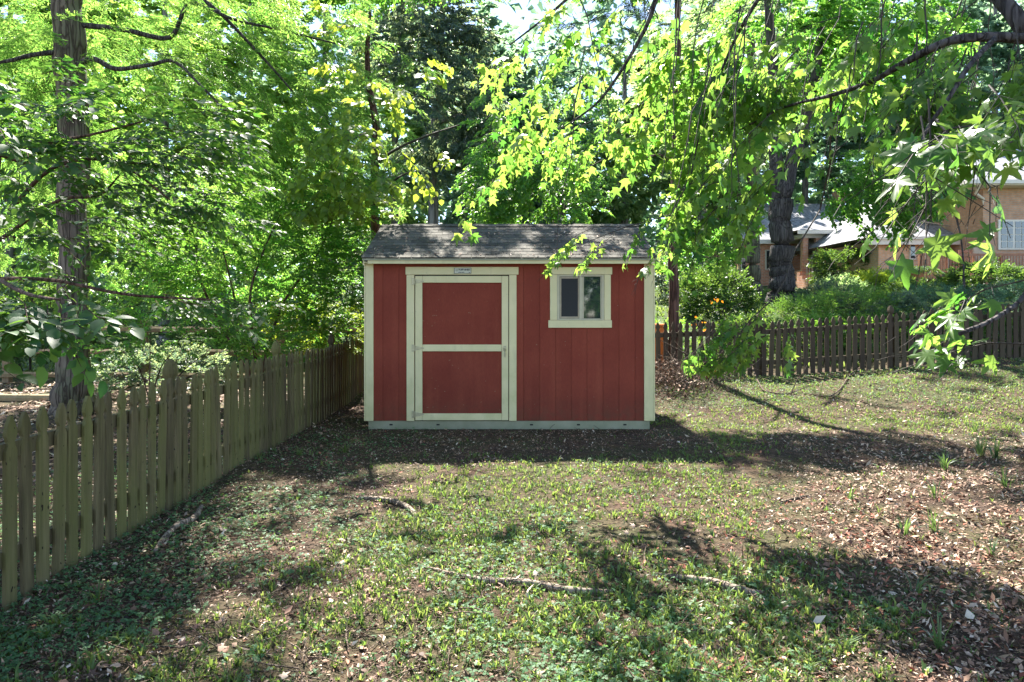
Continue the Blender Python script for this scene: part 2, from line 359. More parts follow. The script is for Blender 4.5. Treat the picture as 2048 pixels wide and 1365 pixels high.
# ------------------------------------------------------------------ ground
def build_ground():
    xs = np.concatenate([np.linspace(-300, -14, 14)[:-1], np.linspace(-14, 14, 141), np.linspace(14, 60, 47)[1:], np.linspace(60, 300, 9)[1:]])
    ys = np.concatenate([np.linspace(-120, -4, 8)[:-1], np.linspace(-4, 18, 148), np.linspace(18, 50, 40)[1:], np.linspace(50, 400, 9)[1:]])
    X, Y = np.meshgrid(xs, ys); Z = H(X, Y)
    V = np.stack([X, Y, Z], -1).reshape(-1, 3); nx = len(xs); i = np.arange(len(ys) - 1)[:, None] * nx + np.arange(nx - 1)[None]
    F = np.stack([i, i + 1, i + nx + 1, i + nx], -1).reshape(-1, 4)
    k = NT('yard_ground'); a = k.noise(1.2, detail=5); b = k.noise(28, detail=6, rough=.7); c = k.noise(5, detail=6, rough=.65)
    soil = k.ramp(b, [(.25, (.016, .011, .008)), (.5, (.055, .036, .026)), (.75, (.15, .10, .075))])
    soil = k.mix(k.math('MULTIPLY', k.ramp(c, [(.45, (0, 0, 0)), (.65, (1, 1, 1))]), .5), soil, (.15, .085, .055))
    g = k.ramp(b, [(.3, (.02, .045, .015)), (.7, (.075, .13, .03))])
    sep = k.n("SeparateXYZ", i_0=k.pos())
    far = k.ramp(k.math('DIVIDE', sep.outputs[1], 40.), [(.315, (0, 0, 0)), (.36, (1, 1, 1))])
    near = k.math('MULTIPLY', k.ramp(a, [(.4, (0, 0, 0)), (.65, (1, 1, 1))]), .35)
    col = k.mix(k.math('MAXIMUM', k.math('MULTIPLY', far, .75), near), soil, g)
    m = k.done(k.bsdf(col, .95, bump=k.math('ADD', b, c), bstr=.8, bdist=.03, spec=.15))
    o = link('ground', mesh_from('ground', V, F, None, [m], True)); tag(o, kind='structure')
build_ground()

# ------------------------------------------------------------------ shed
FY = 8.70; SC = FPX / FY
def fx(px): return (px - CX) / SC
def fz(py): return CAMZ + (CY - py) / SC
def shed():
    t = empty('garden_shed', (-.03, 9.9, 0), 'red wooden garden shed with cream trim, dark shingle roof and closed single door', 'shed')
    x0, x1 = fx(732), fx(1306); Z0 = fz(842); ZE = fz(520); BY = 11.14
    # plinth with small vent slots
    b = MB(); b.box(x0 + .03, x1 - .04, FY + .01, BY - .02, -.12, Z0 - .002)
    b.build('base_rim', M['plinth'], t)
    for px in (782, 876, 1063, 1157, 1250):
        v = MB(); v.box(fx(px) - .02, fx(px) + .02, FY + .004, FY + .013, fz(850) - .009, fz(850) + .009); v.build('vent_slot', M['black'], t)
    # inner wall backing (dark in the joints)
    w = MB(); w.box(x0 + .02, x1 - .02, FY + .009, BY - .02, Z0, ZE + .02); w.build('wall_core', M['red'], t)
    # siding boards, one by one, around door and window openings
    gx = [fx(p) for p in (746, 766, 798, 829.6)]
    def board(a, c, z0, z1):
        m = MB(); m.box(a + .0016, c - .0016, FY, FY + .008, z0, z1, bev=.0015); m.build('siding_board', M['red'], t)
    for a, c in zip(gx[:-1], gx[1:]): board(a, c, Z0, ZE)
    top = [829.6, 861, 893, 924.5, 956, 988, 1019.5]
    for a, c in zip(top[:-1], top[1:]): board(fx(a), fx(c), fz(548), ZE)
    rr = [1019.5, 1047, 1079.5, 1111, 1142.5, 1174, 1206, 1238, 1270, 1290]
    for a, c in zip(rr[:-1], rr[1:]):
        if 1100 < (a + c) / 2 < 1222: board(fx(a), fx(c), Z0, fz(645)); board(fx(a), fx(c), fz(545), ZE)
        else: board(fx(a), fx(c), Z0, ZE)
    # side and rear walls boards
    for sx, s in ((x0, -1), (x1, 1)):
        for i in range(12):
            ya = FY + .03 + i * .2; m = MB(); m.box(min(sx, sx + s * .0) - (.0 if s > 0 else .0), sx + .012 * s if s > 0 else sx + .0001, ya + .003, min(ya + .197, BY), Z0, ZE) if False else None
            m = MB(); xa, xb = (sx - .012, sx + .004) if s > 0 else (sx - .004, sx + .012)
            m.box(xa, xb, ya + .003, min(ya + .197, BY), Z0, ZE); m.build('siding_board', M['red'], t)
    g = MB(); apex = 2.69; mid = (FY + BY) / 2
    for sx in (x0 + .001, x1 - .018): g.quadprism([(sx, FY + .03, ZE - .01), (sx, BY, ZE - .01), (sx, mid, apex - .02)], (.017, 0, 0))
    g.build('gable_panel', M['red'], t)
    def trim(name, a, c, p0, p1, y=-.019, d=.019, bev=.003, mat='white', parent=None):
        m = MB(); m.box(fx(a), fx(c), FY + y, FY + y + d, fz(p1), fz(p0), bev=bev); return m.build(name, M[mat], parent or t)
    trim('corner_board', 732, 747.2, 527.5, 842); trim('corner_board', 1288, 1306, 527.5, 842)
    for sx in (x0 - .021, x1 + .002):
        m = MB(); m.box(sx, sx + .019, FY - .019, FY + .09, Z0, ZE, bev=.002); m.build('corner_board', M['white'], t)
    # door casing
    trim('door_casing', 813.5, 829, 550.5, 842); trim('door_casing', 1018.2, 1033, 550.5, 842)
    trim('door_head', 811.5, 1037, 534.5, 550, -.023, .023)
    gap = MB(); gap.box(fx(829.2), fx(1018), FY + .006, FY + .021, fz(842), fz(550.4)); gap.build('door_recess', M['black'], t)
    # door
    dr = MB(); dr.box(fx(831), fx(1016.6), FY - .006, FY + .005, fz(840.5), fz(552.5)); door = dr.build('door', M['red'], t)
    trim('door_trim', 831, 845, 552.5, 840.5, -.024, .018, parent=door, mat='white'); trim('door_trim', 1003.5, 1016.6, 552.5, 840.5, -.024, .018, parent=door)
    trim('door_trim', 845.4, 1003.1, 552.5, 566, -.024, .018, parent=door); trim('door_trim', 845.4, 1003.1, 689.5, 703, -.024, .018, parent=door); trim('door_trim', 845.4, 1003.1, 827, 840.5, -.024, .018, parent=door)
    for py in (563.5, 696.5, 828.5):
        z = fz(py); h = MB(); yy = FY - .030
        h.box(fx(824.3), fx(828.6), yy, yy + .006, z - .045, z + .045)
        h.tube([(fx(830), yy - .001, z - .04), (fx(830), yy - .001, z + .04)], [.006, .006], 8)
        h.quadprism([(fx(831.5), yy + .005, z - .028), (fx(831.5), yy + .005, z + .028), (fx(848), yy + .005, z + .008), (fx(849), yy + .005, z), (fx(848), yy + .005, z - .008)], (0, -.005, 0))
        for q in (834, 840, 846): h.tube([(fx(q), yy - .004, z), (fx(q), yy + .002, z)], [.005, .005], 6)
        h.build('hinge', M['metal'], door)
    hd = MB(); X = fx(1009.5); yy = FY - .026
    hd.tube([(X, yy + .001, fz(697)), (X, yy - .012, fz(697))], [.017, .014], 12); hd.box(X - .018, X + .018, yy - .004, yy + .001, fz(702), fz(692), bev=.001)
    hd.tube([(X, yy - .012, fz(697)), (X + .001, yy - .03, fz(699)), (X + .003, yy - .032, fz(708)), (X + .004, yy - .028, fz(714.5))], [.009, .010, .010, .007], 10)
    hd.build('door_handle', M['metal'], door)
    # stain marks on the bottom trim are part of the paint; sign plate
    sg = MB(); sg.box(fx(908.5), fx(942.8), FY - .027, FY - .0235, fz(547.8), fz(536.2), m=1); sg.box(fx(909.4), fx(941.9), FY - .0285, FY - .0268, fz(547.1), fz(536.9), m=0)
    sign = sg.build('name_sign', [M['plate'], M['ink']], t)
    def text(body, size, x, z, font_w=1.0):
        cu = bpy.data.curves.new('lettering', 'FONT'); cu.body = body; cu.size = size; cu.extrude = .0006; cu.offset = .0012; cu.resolution_u = 2; cu.align_x = 'CENTER'; cu.align_y = 'CENTER'
        ob = bpy.data.objects.new('lettering', cu); C.objects.link(ob)
        me = bpy.data.meshes.new_from_object(ob.evaluated_get(bpy.context.evaluated_depsgraph_get())); bpy.data.objects.remove(ob)
        n = len(me.vertices); co = np.empty(n * 3, np.float32); me.vertices.foreach_get("co", co); co = co.reshape(-1, 3)
        P = np.stack([co[:, 0] * font_w + x, np.full(n, FY - .0292) - co[:, 2], co[:, 1] + z], -1)
        me.vertices.foreach_set("co", P.ravel().astype(np.float32)); me.materials.clear(); me.materials.append(M['ink']); me.update()
        return link('lettering', me, sign)
    text('TUFF SHED', .027, fx(928.8), fz(540.4), 1.12); text('STORAGE BUILDINGS', .008, fx(923), fz(545.2)); text('✓', .02, fx(939), fz(545)) if False else None
    lg = MB(); P = [(fx(914) + .013 * math.cos(a), FY - .029, fz(541) + .013 * math.sin(a)) for a in np.linspace(0, 2 * math.pi, 17)]
    lg.tube(P, [.0018] * 17, 4); lg.tube([(fx(914) - .006, FY - .029, fz(541) + .002), (fx(914), FY - .029, fz(541) - .004), (fx(914) + .006, FY - .029, fz(541) + .006)], [.0018] * 3, 4)
    lg.build('emblem', M['ink'], sign)
    lg = MB(); X, Z = fx(939), fz(545.3)
    lg.quadprism([(X - .01, FY - .0285, Z + .005), (X, FY - .0285, Z + .001), (X + .01, FY - .0285, Z + .005), (X + .006, FY - .0285, Z - .004), (X, FY - .0285, Z - .009), (X - .006, FY - .0285, Z - .004)], (0, -.0008, 0)); lg.build('emblem', M['ink'], sign)
    # window
    wf = MB(); wf.box(fx(1114.5), fx(1208), FY + .004, FY + .02, fz(641), fz(549)); win = wf.build('window', M['black'], t)
    trim('window_casing', 1100, 1114, 550, 640.5, parent=win); trim('window_casing', 1208.3, 1221.3, 550, 640.5, parent=win)
    trim('window_casing', 1097.5, 1224, 535, 549.6, -.023, .023, parent=win); trim('window_sill', 1096.5, 1223.3, 641, 656, -.025, .025, parent=win)
    f = MB()
    def fb(a, c, p0, p1, y=-.012, d=.016): f.box(fx(a), fx(c), FY + y, FY + y + d, fz(p1), fz(p0), bev=.002)
    fb(1114.3, 1119, 550, 640.5); fb(1203, 1208, 550, 640.5); fb(1119.1, 1202.9, 550, 553.5); fb(1119.1, 1202.9, 637.5, 640.5); fb(1158.6, 1165.2, 553.7, 637.3, -.014, .018)
    f.build('window_frame', M['sash'], win)
    f = MB(); fb(1119.6, 1122.6, 554, 637, -.004, .008); fb(1155.8, 1158.4, 554, 637, -.004, .008); fb(1122.7, 1155.7, 554, 557.6, -.004, .008); fb(1122.7, 1155.7, 633.5, 637, -.004, .008)
    f.build('screen_frame', M['tan'], win)
    f = MB(); fb(1165.4, 1167.6, 554, 637, -.006, .01); fb(1200.8, 1202.8, 554, 637, -.006, .01); f.build('sash_frame', M['sash'], win)
    p = MB(); p.box(fx(1122.7), fx(1155.7), FY - .0005, FY + .0035, fz(633.4), fz(557.7)); p.build('insect_screen', M['screen'], win)
    p = MB(); p.box(fx(1167.6), fx(1200.7), FY - .002, FY + .0035, fz(637), fz(554)); p.build('pane', M['glass'], win)
    # roof
    RX0, RX1 = fx(727.5), fx(1309.5); EY, EZ = 8.56, 2.175; RY, RZ = 9.92, 2.745
    u = Vector((0, RY - EY, RZ - EZ)); L = u.length; u.normalize(); nrm = Vector((0, -u.z, u.y))
    deck = MB()
    for s in (1, -1):
        ey = EY if s > 0 else 2 * RY - EY
        deck.quadprism([(RX0 + .01, ey, EZ - .03), (RX1 - .01, ey, EZ - .03), (RX1 - .01, RY, RZ - .03), (RX0 + .01, RY, RZ - .03)][::s], (0, 0, .022))
    rf = deck.build('roof', M['plinth'], t)
    fa = MB(); fa.box(fx(739.5), RX1 - .012, EY + .012, EY + .03, fz(527.3) - .012, EZ - .022, bev=.002); fa.build('fascia', M['white'], rf)
    fa = MB(); fa.box(x0, x1, EY + .031, FY - .02, fz(527) + .0, fz(527) + .012); fa.build('soffit', M['white'], rf)
    for xx in (RX0 + .012, RX1 - .03):
        for s in (1, -1):
            ey = EY + .03 if s > 0 else 2 * RY - EY - .03
            q = MB(); q.quadprism([(xx, ey, EZ - .09), (xx, ey, EZ - .02), (xx, RY, RZ - .032), (xx, RY, RZ - .105)][::s], (.018, 0, 0)); q.build('rake_board', M['white'], rf)
    rows, cols = 12, 24; ex = L / rows
    base = (RX1 - RX0) / cols
    def tab(w, l, side):
        q = MB(); q.box(.002, w - .002, 0, l, 0, .006)
        return q
    for s in (1, -1):
        joined = MB()
        for r in range(rows):
            off = (r % 2) * base * .5
            edges = [RX0] + [RX0 + off + i * base + rng.uniform(-.012, .012) for i in range(0 if off else 1, cols)] + [RX1]
            for a, c in zip(edges[:-1], edges[1:]):
                l = ex + .03 + rng.uniform(-.003, .003); st = Vector((0, EY if s > 0 else 2 * RY - EY, EZ)) + Vector((0, u.y * s, u.z)) * (r * ex - .008)
                nn = Vector((0, -u.z * s, u.y)); uu = Vector((0, u.y * s, u.z)); th = .006 + rng.uniform(0, .004)
                A = st + nn * .0045; l2 = min(l, L - r * ex + .01)
                P = [(a + .0018, 0), (c - .0018, 0)]
                bot = [Vector((x, A.y, A.z)) for x, _ in P]; topv = [Vector((c - .0018, 0, 0)) * 1, Vector((a + .0018, 0, 0))]
                B = A + uu * l2 - nn * .004
                poly = [bot[0], bot[1], Vector((c - .0018, B.y, B.z)), Vector((a + .0018, B.y, B.z))][::s]
                if s > 0: q = MB(); q.quadprism(poly, nn * th); q.build('shingle', M['shingle'], rf)
                else: joined.quadprism(poly, nn * th)
        if s < 0: tag(joined.build('rear_shingles', M['shingle'], rf), kind='stuff')
    for i in range(20):
        a = RX0 + i * (RX1 - RX0) / 20; c = a + (RX1 - RX0) / 20 + .01; q = MB()
        for s in (1, -1): q.quadprism([(a, RY - .11 * s, RZ - .032 + .004 * (i % 2)), (c, RY - .11 * s, RZ - .032 + .004 * (i % 2)), (c, RY, RZ + .014 + .004 * (i % 2)), (a, RY, RZ + .014 + .004 * (i % 2))][::s], (0, -.002 * s, .007))
        q.build('ridge_cap', M['shingle'], rf)
    # a twig of dry leaves caught over the window
shed()

# ------------------------------------------------------------------ picket fences
def picket_mesh(name, mat, h=1.03, w=.085, th=.021, var=0):
    r = np.random.default_rng(50 + var); k = w / 2; j = lambda a: r.uniform(-a, a)
    prof = [(k, 0), (k, h - .185), (k * .62, h - .155 + j(.004)), (k * .58, h - .135), (k * .95, h - .105 + j(.005)), (k * .97, h - .085), (k * .62, h - .035 + j(.006)), (k * .12, h + j(.006))]
    P = [(x, 0, z) for x, z in prof] + [(-x, 0, z) for x, z in reversed(prof)]
    b = MB(); b.quadprism(P[::-1], (0, th, 0)); me = b.mesh(name, mat)
    import bmesh
    bm = bmesh.new(); bm.from_mesh(me); ed = [e for e in bm.edges if len(e.link_faces) == 2 and e.calc_face_angle() > 1.2 and abs(e.verts[0].co.y - e.verts[1].co.y) < 1e-5]
    bmesh.ops.bevel(bm, geom=ed, offset=.0018, segments=1, affect='EDGES'); bm.to_mesh(me); bm.free(); return me
def post_mesh(name, mat, h=.95, w=.088):
    b = MB(); k = w / 2; prof = [(k, -.3), (k, h), (k * .9, h + .01), (k * .62, h + .035), (k * .6, h + .06), (k * .95, h + .10), (k * 1.0, h + .13), (k * .75, h + .18), (k * .3, h + .215), (.004, h + .22)]
    V = []; F = []
    for r_, z in prof:
        V += [(-r_, -r_, z), (r_, -r_, z), (r_, r_, z), (-r_, r_, z)]
    for i in range(len(prof) - 1):
        for q in range(4): F.append((i * 4 + q, i * 4 + (q + 1) % 4, i * 4 + 4 + (q + 1) % 4, i * 4 + 4 + q))
    b.add(V, F); return b.mesh(name, mat)
def fence(name, P0, P1, mat, label, side, posts, n, spacing, first=None, hfun=None):
    P0 = Vector(P0); P1 = Vector(P1); d = (P1 - P0).normalized(); rz = math.atan2(d.y, d.x)
    t = empty(name, (P0.x, P0.y, 0), label, 'fence')
    meshes = [picket_mesh('picket', mat, var=i, h=1.03 + .003 * (i % 3 - 1)) for i in range(6)]
    pm = post_mesh('post', mat)
    nrm = Vector((-d.y, d.x)) * side           # side of the rails
    def child(nm, me, x, y, z, rz_, tilt=0, tx=0):
        o = bpy.data.objects.new(nm, me); C.objects.link(o); o.parent = t; o.location = (x - P0.x, y - P0.y, z); o.rotation_euler = (tx, tilt, rz_); return o
    for i in range(n):
        s = i * spacing + random.uniform(-.005, .005); p = P0 + d * s; z = Hf(p.x, p.y) - .02 + random.uniform(-.004, .004)
        q = p - nrm * .001
        o = child('picket', meshes[i % 6] if random.random() < .7 else random.choice(meshes), q.x, q.y, z, rz if side > 0 else rz + math.pi, random.gauss(0, .012), random.gauss(0, .012))
    for s in posts:
        p = P0 + d * s + nrm * (.05 + .058); child('post', pm, p.x, p.y, Hf(p.x, p.y) - .02, rz, random.gauss(0, .012))
    cuts = [0] + list(posts) + [n * spacing]; cuts = sorted(set(c for c in cuts if 0 <= c <= n * spacing))
    for a, c in zip(cuts[:-1], cuts[1:]):
        if c - a < .2: continue
        for hh in (.24, .80):
            A = P0 + d * (a + .0) + nrm * .0385; B = P0 + d * (c - .0) + nrm * .0385
            za, zb = Hf(A.x, A.y) + hh, Hf(B.x, B.y) + hh; off = nrm * .0185
            m = MB(); m.quadprism([(A.x - off.x, A.y - off.y, za - .042), (B.x - off.x, B.y - off.y, zb - .042), (B.x - off.x, B.y - off.y, zb + .042), (A.x - off.x, A.y - off.y, za + .042)], (off.x * 2, off.y * 2, 0))
            o = m.build('rail', mat, t)
    return t
XL = -2.63
fence('picket_fence', (XL, 2.30), (XL, 12.45), M['fenceL'], 'mossy olive brown picket fence running from the near left edge back to the shed', 1, [.72, 3.16, 5.6, 8.04, 10.1], 79, .1285)
fence('picket_fence', (XL + .05, 12.5), (12.6, 12.5), M['fenceR'], 'dark brown picket fence across the back of the yard to the right of the shed', 1, [.06, 2.27, 4.71, 7.15, 9.58, 12.02, 14.45], 118, .1285)

# left split rail fence
def rail_fence():
    t = empty('split_rail_fence', (-9.7, 13, 0), 'brown split rail fence of round rails behind the big oak trunk on the left', 'fence')
    px = [-12.3, -9.68, -7.06, -4.44, -1.9]
    for x in px:
        m = MB(); h = Hf(x, 13.1); m.box(x - .07, x + .07, 13.03, 13.15, h - .2, h + 1.22, bev=.015); m.build('post', M['rail'], t)
    for a, c in zip(px[:-1], px[1:]):
        for zz in (.16, .60, 1.04):
            n = 6; P = [(a + (c - a) * i / n, 13.0 + rng.uniform(-.01, .01), Hf(a, 13) + zz + rng.uniform(-.012, .012)) for i in range(n + 1)]
            V, F = tube(P, [.055 + rng.uniform(-.008, .01) for _ in P], 6, .12); m = MB(); m.add(V, F.tolist()); m.build('rail', M['rail'], t)
rail_fence()
m = MB(); m.tube([(-9.9, 11.3, Hf(-9.9, 11.3) + .05), (-8.2, 11.2, .06), (-6.9, 11.25, .05)], [.07, .075, .065], 9)
tag(m.build('edging_log', M['rail']), 'weathered log edging the bare leafy ground beyond the mossy fence', 'log')

# ------------------------------------------------------------------ leaf shapes
def star_leaf(hi=False, seed=0):
    r = np.random.default_rng(seed + 5); c = (.30, 0.); cv = r.uniform(-.3, 1.0); cw = r.uniform(-.4, .4)
    tips = [(0, .70), (57, .64), (116, .44), (-57, .64), (-116, .44)]
    tips = [(a + r.uniform(-5, 5), l * r.uniform(.92, 1.06)) for a, l in tips]
    tips.sort(key=lambda q: q[0]); pts = []
    for i, (a, l) in enumerate(tips):
        if hi: pts += [(a - 17, l * .52), (a - 8, l * .80), (a, l), (a + 8, l * .80), (a + 17, l * .52)]
        else: pts += [(a - 12, l * .62), (a, l), (a + 12, l * .62)] if False else [(a, l)]
        na = tips[i + 1][0] if i < 4 else None
        if na is not None: pts.append(((a + na) / 2, .27))
    pts.append((180, .29)); V = [(c[0], 0, .015)]
    for a, l in pts:
        x = c[0] + l * math.cos(math.radians(a)); y = l * math.sin(math.radians(a)); V.append((x, y, -(.20 + .5 * cv) * l * l + cw * x * y + r.uniform(-.035, .035)))
    n = len(pts); F = [(0, 1 + i, 1 + (i + 1) % n) for i in range(n)]
    return np.array(V), np.array(F)
def ovate_leaf(w=.58, fold=.12, droop=.16, hi=False, lo=False):
    st = [(0, 0), (.45, 1), (1, 0)] if lo else [(0, 0), (.12, .55), (.35, 1), (.62, .88), (.85, .42), (1, 0)] if hi else [(0, 0), (.3, 1), (.68, .8), (1, 0)]
    V = [(x, 0, -droop * x * x) for x, _ in st]; k = len(st)
    L = [(x, s * w / 2, fold * s * w - droop * x * x) for x, s in st[1:-1]]; Rr = [(x, -y, z) for x, y, z in L]
    V += L + Rr; F = []
    for side, o in ((0, k), (1, k + k - 2)):
        for i in range(k - 1):
            lo = None if i == 0 else o + i - 1; hi_ = None if i == k - 2 else o + i
            tr = [(i, i + 1, hi_)] if lo is None else [(i, i + 1, lo)] if hi_ is None else [(i, i + 1, hi_), (i, hi_, lo)]
            F += [q if side else (q[0], q[2], q[1]) for q in tr]
    return np.array(V), np.array(F)
def narrow_leaf(w=.2):
    return np.array([(0, 0, 0), (.45, w / 2, .02), (1, 0, -.08), (.45, -w / 2, .02)]), np.array([(0, 2, 1), (0, 3, 2)])
def quad_leaf(w=.7):
    return np.array([(0, 0, 0), (.5, w / 2, .05), (1, 0, -.1), (.5, -w / 2, .05)]), np.array([(0, 2, 1), (0, 3, 2)])
STAR = [star_leaf(False, i) for i in range(8)]; STARH = [star_leaf(True, i) for i in range(12)]
OVAL = ovate_leaf(); OVALO = ovate_leaf(lo=True); OVALH = ovate_leaf(hi=True); NARROW = narrow_leaf(.19); NEEDLE = narrow_leaf(.05); QUAD = quad_leaf(); HEART = ovate_leaf(.9, .1, .2)

def make_spray(L=.5, n=9, droop=.25, lsize=.12, pet=.06, down=.5, spread=.9, sides=3, r0=.004, seed=0, side_twigs=0, flat=.35, far=False):
    """a leafy twig along +x: twig triangles and leaf frames"""
    r = np.random.default_rng(seed); tw = Soup()
    ts = np.linspace(0, 1, 6); wob = np.cumsum(r.normal(0, .02, (6, 2)), 0)
    ctr = lambda t: np.array([L * t, L * np.interp(t, ts, wob[:, 0]), -droop * L * t * t + L * np.interp(t, ts, wob[:, 1])])
    P = [ctr(t) for t in ((0, 1) if far else (0, .35, .7, 1))]; V, F = tube(P, list(np.linspace(r0, r0 * .35, len(P))), sides, caps=False); tw.add(V, F)
    T = []; A = []; N = []; S = []
    lines = [(ctr, 1.0, 0)]
    for q in range(side_twigs):
        t0 = .2 + .6 * (q + .5) / side_twigs; b0 = ctr(t0); sg = 1 if q % 2 else -1; ln = L * r.uniform(.3, .5)
        dv = np.array([.75, sg * .65, -.1 - droop * .4]); dv /= np.linalg.norm(dv)
        f = (lambda b0, dv, ln: lambda t: b0 + dv * ln * t + np.array([0, 0, -.3 * ln * t * t]))(b0, dv, ln)
        V, F = tube([f(0), f(1)], [r0 * .6, r0 * .25], 3, caps=False); (None if far else tw.add(V, F)); lines.append((f, .45, 1))
    for f, wt, kk in lines:
        m = max(2, int(round(n * wt)))
        for i in range(m):
            t = (i + .6) / m; t = min(1, t * .85 + .15); b = f(t); sg = 1 if i % 2 else -1
            out = np.array([r.uniform(.3, 1.0), sg * spread * r.uniform(.5, 1.2), -down * r.uniform(.2, 1.2) + .1])
            if i == m - 1: out = np.array([1, r.normal(0, .2), -down * .7])
            out /= np.linalg.norm(out); e = b + out * pet * r.uniform(.6, 1.3)
            if pet > .02 and not far:
                V, F = tube([b, e], [r0 * .35, r0 * .25], 3, caps=False); tw.add(V, F)
            a = out + np.array([0, 0, -down * .6]) + r.normal(0, .12, 3)
            nn = np.array([0, 0, 1.]) + r.normal(0, flat, 3)
            T.append(e); A.append(a); N.append(nn); S.append(lsize * r.uniform(.65, 1.15))
    return dict(V=np.concatenate(tw.V), F=np.concatenate(tw.F), T=np.array(T), R=frames(np.array(A), np.array(N)), S=np.array(S))
def place_sprays(sprays, P, D, scale=None, jn=.25):
    """P (n,3) start points, D (n,3) directions -> twig soup arrays, leaf arrays"""
    n = len(P); up = np.tile([0, 0, 1.], (n, 1)) + rng.normal(0, jn, (n, 3)); R = frames(D, up)
    sc_ = rng.uniform(.8, 1.2, n) if scale is None else scale; which = rng.integers(0, len(sprays), n); tw = Soup(); LT = []; LR = []; LS = []
    for k, sp in enumerate(sprays):
        i = np.where(which == k)[0]
        if len(i) == 0: continue
        tw.inst(sp['V'], sp['F'], P[i], R[i], sc_[i], 1)
        T = np.einsum('nij,kj->nki', R[i], sp['T']) * sc_[i][:, None, None] + P[i][:, None]
        RR = np.einsum('nij,kjl->nkil', R[i], sp['R'])
        LT.append(T.reshape(-1, 3)); LR.append(RR.reshape(-1, 3, 3)); LS.append((sp['S'][None] * sc_[i][:, None]).ravel())
    return tw, np.concatenate(LT), np.concatenate(LR), np.concatenate(LS)
def blob_points(blobs):
    """blobs: (px, py, Y, rx_px, ry_px, rY, n): ellipsoid volumes placed where they stand, given by where they are seen"""
    out = []
    for px, py, Y, rx, ry, rY, n in blobs:
        c = np.array(at(px, py, Y)); s = np.array([rx / FPX * Y, rY, ry / FPX * Y])
        v = rng.normal(0, 1, (n, 3)); v /= np.linalg.norm(v, axis=1)[:, None]; v *= rng.uniform(0, 1, n)[:, None] ** .42
        out.append(c + v * s)
    return np.concatenate(out)
def wblob(x, y, z, rx, ry, rz, n):
    v = rng.normal(0, 1, (n, 3)); v /= np.linalg.norm(v, axis=1)[:, None]; v *= rng.uniform(0, 1, n)[:, None] ** .42
    return np.array([x, y, z]) + v * np.array([rx, ry, rz])
def outdirs(P, origin, pitch, jit=.5):
    d = P - np.array(origin); d[:, 2] *= .25; d /= np.linalg.norm(d, axis=1)[:, None] + 1e-6
    d += rng.normal(0, jit, d.shape) * np.array([1, 1, .5]); d[:, 2] += pitch; return d / np.linalg.norm(d, axis=1)[:, None]
def vnoise(x, y, s, seed):
    r = np.random.default_rng(seed); g = r.uniform(0, 1, (64, 64)); X = x * s + 31.3; Y = y * s + 17.7; i = np.floor(X).astype(int); j = np.floor(Y).astype(int); u = X - i; v = Y - j
    u = u * u * (3 - 2 * u); v = v * v * (3 - 2 * v); G = lambda a, b: g[a % 64, b % 64]
    return (G(i, j) * (1 - u) + G(i + 1, j) * u) * (1 - v) + (G(i, j + 1) * (1 - u) + G(i + 1, j + 1) * u) * v
def box2(x, y, x0, x1, y0, y1, f=.25): return ss(x0 - f, x0 + f, x) * (1 - ss(x1 - f, x1 + f, x)) * ss(y0 - f, y0 + f, y) * (1 - ss(y1 - f, y1 + f, y))
def sunny(T):
    """chance of pruning a spray so sun reaches the spot it would shade"""
    k = np.clip(T[:, 2] - .1, 0, None) / SUN_DIR.z; x = T[:, 0] - SUN_DIR.x * k; y = T[:, 1] - SUN_DIR.y * k
    l = .97 * box2(x, y, -1.5, 2.3, 5.4, 7.0, .4); l = np.maximum(l, .86 * box2(x, y, -1.5, 2.3, 4.1, 5.8, .5)); l = np.maximum(l, .97 * box2(x, y, 2.2, 8.5, 8.4, 12.6, .3)); l = np.maximum(l, .85 * box2(x, y, 1.2, 2.9, 3.9, 5.2, .25))
    l = np.maximum(l, .8 * box2(x, y, -2.4, -1.1, 5.3, 6.3, .25)); l = np.maximum(l, .88 * box2(x, y, -1.0, 2.0, 1.6, 4.8, .5)); l = np.maximum(l, .6 * box2(x, y, 1.8, 3.6, 1.9, 4.6, .6)); l = np.maximum(l, .6 * box2(x, y, 3.3, 7.0, 6.2, 6.9, .2))
    l = np.maximum(l, .7 * box2(x, y, 4.5, 9.5, 7.4, 8.6, .2))
    hole = ss(.47, .56, .6 * vnoise(x, y, 1.6, 77) + .5 * vnoise(x, y, 3.7, 78)); l = np.maximum(l, hole * .98 * box2(x, y, -1.0, 9, 1.8, 6.6, .4)); l = np.maximum(l, hole * .6 * box2(x, y, -6, 9, 6.6, 12, .2))
    zr = 2.4; k = np.clip(T[:, 2] - zr, 0, None) / SUN_DIR.z; x = T[:, 0] - SUN_DIR.x * k; y = T[:, 1] - SUN_DIR.y * k
    hr = ss(.535, .56, .35 * vnoise(x, y, 3.1, 79) + .4 * vnoise(x, y, 7.7, 80) + .35 * vnoise(x, y, 14, 81))
    return np.maximum(l, hr * 1. * box2(x, y, -2, 2, 8.4, 10, .2) * (T[:, 2] > 2.6))
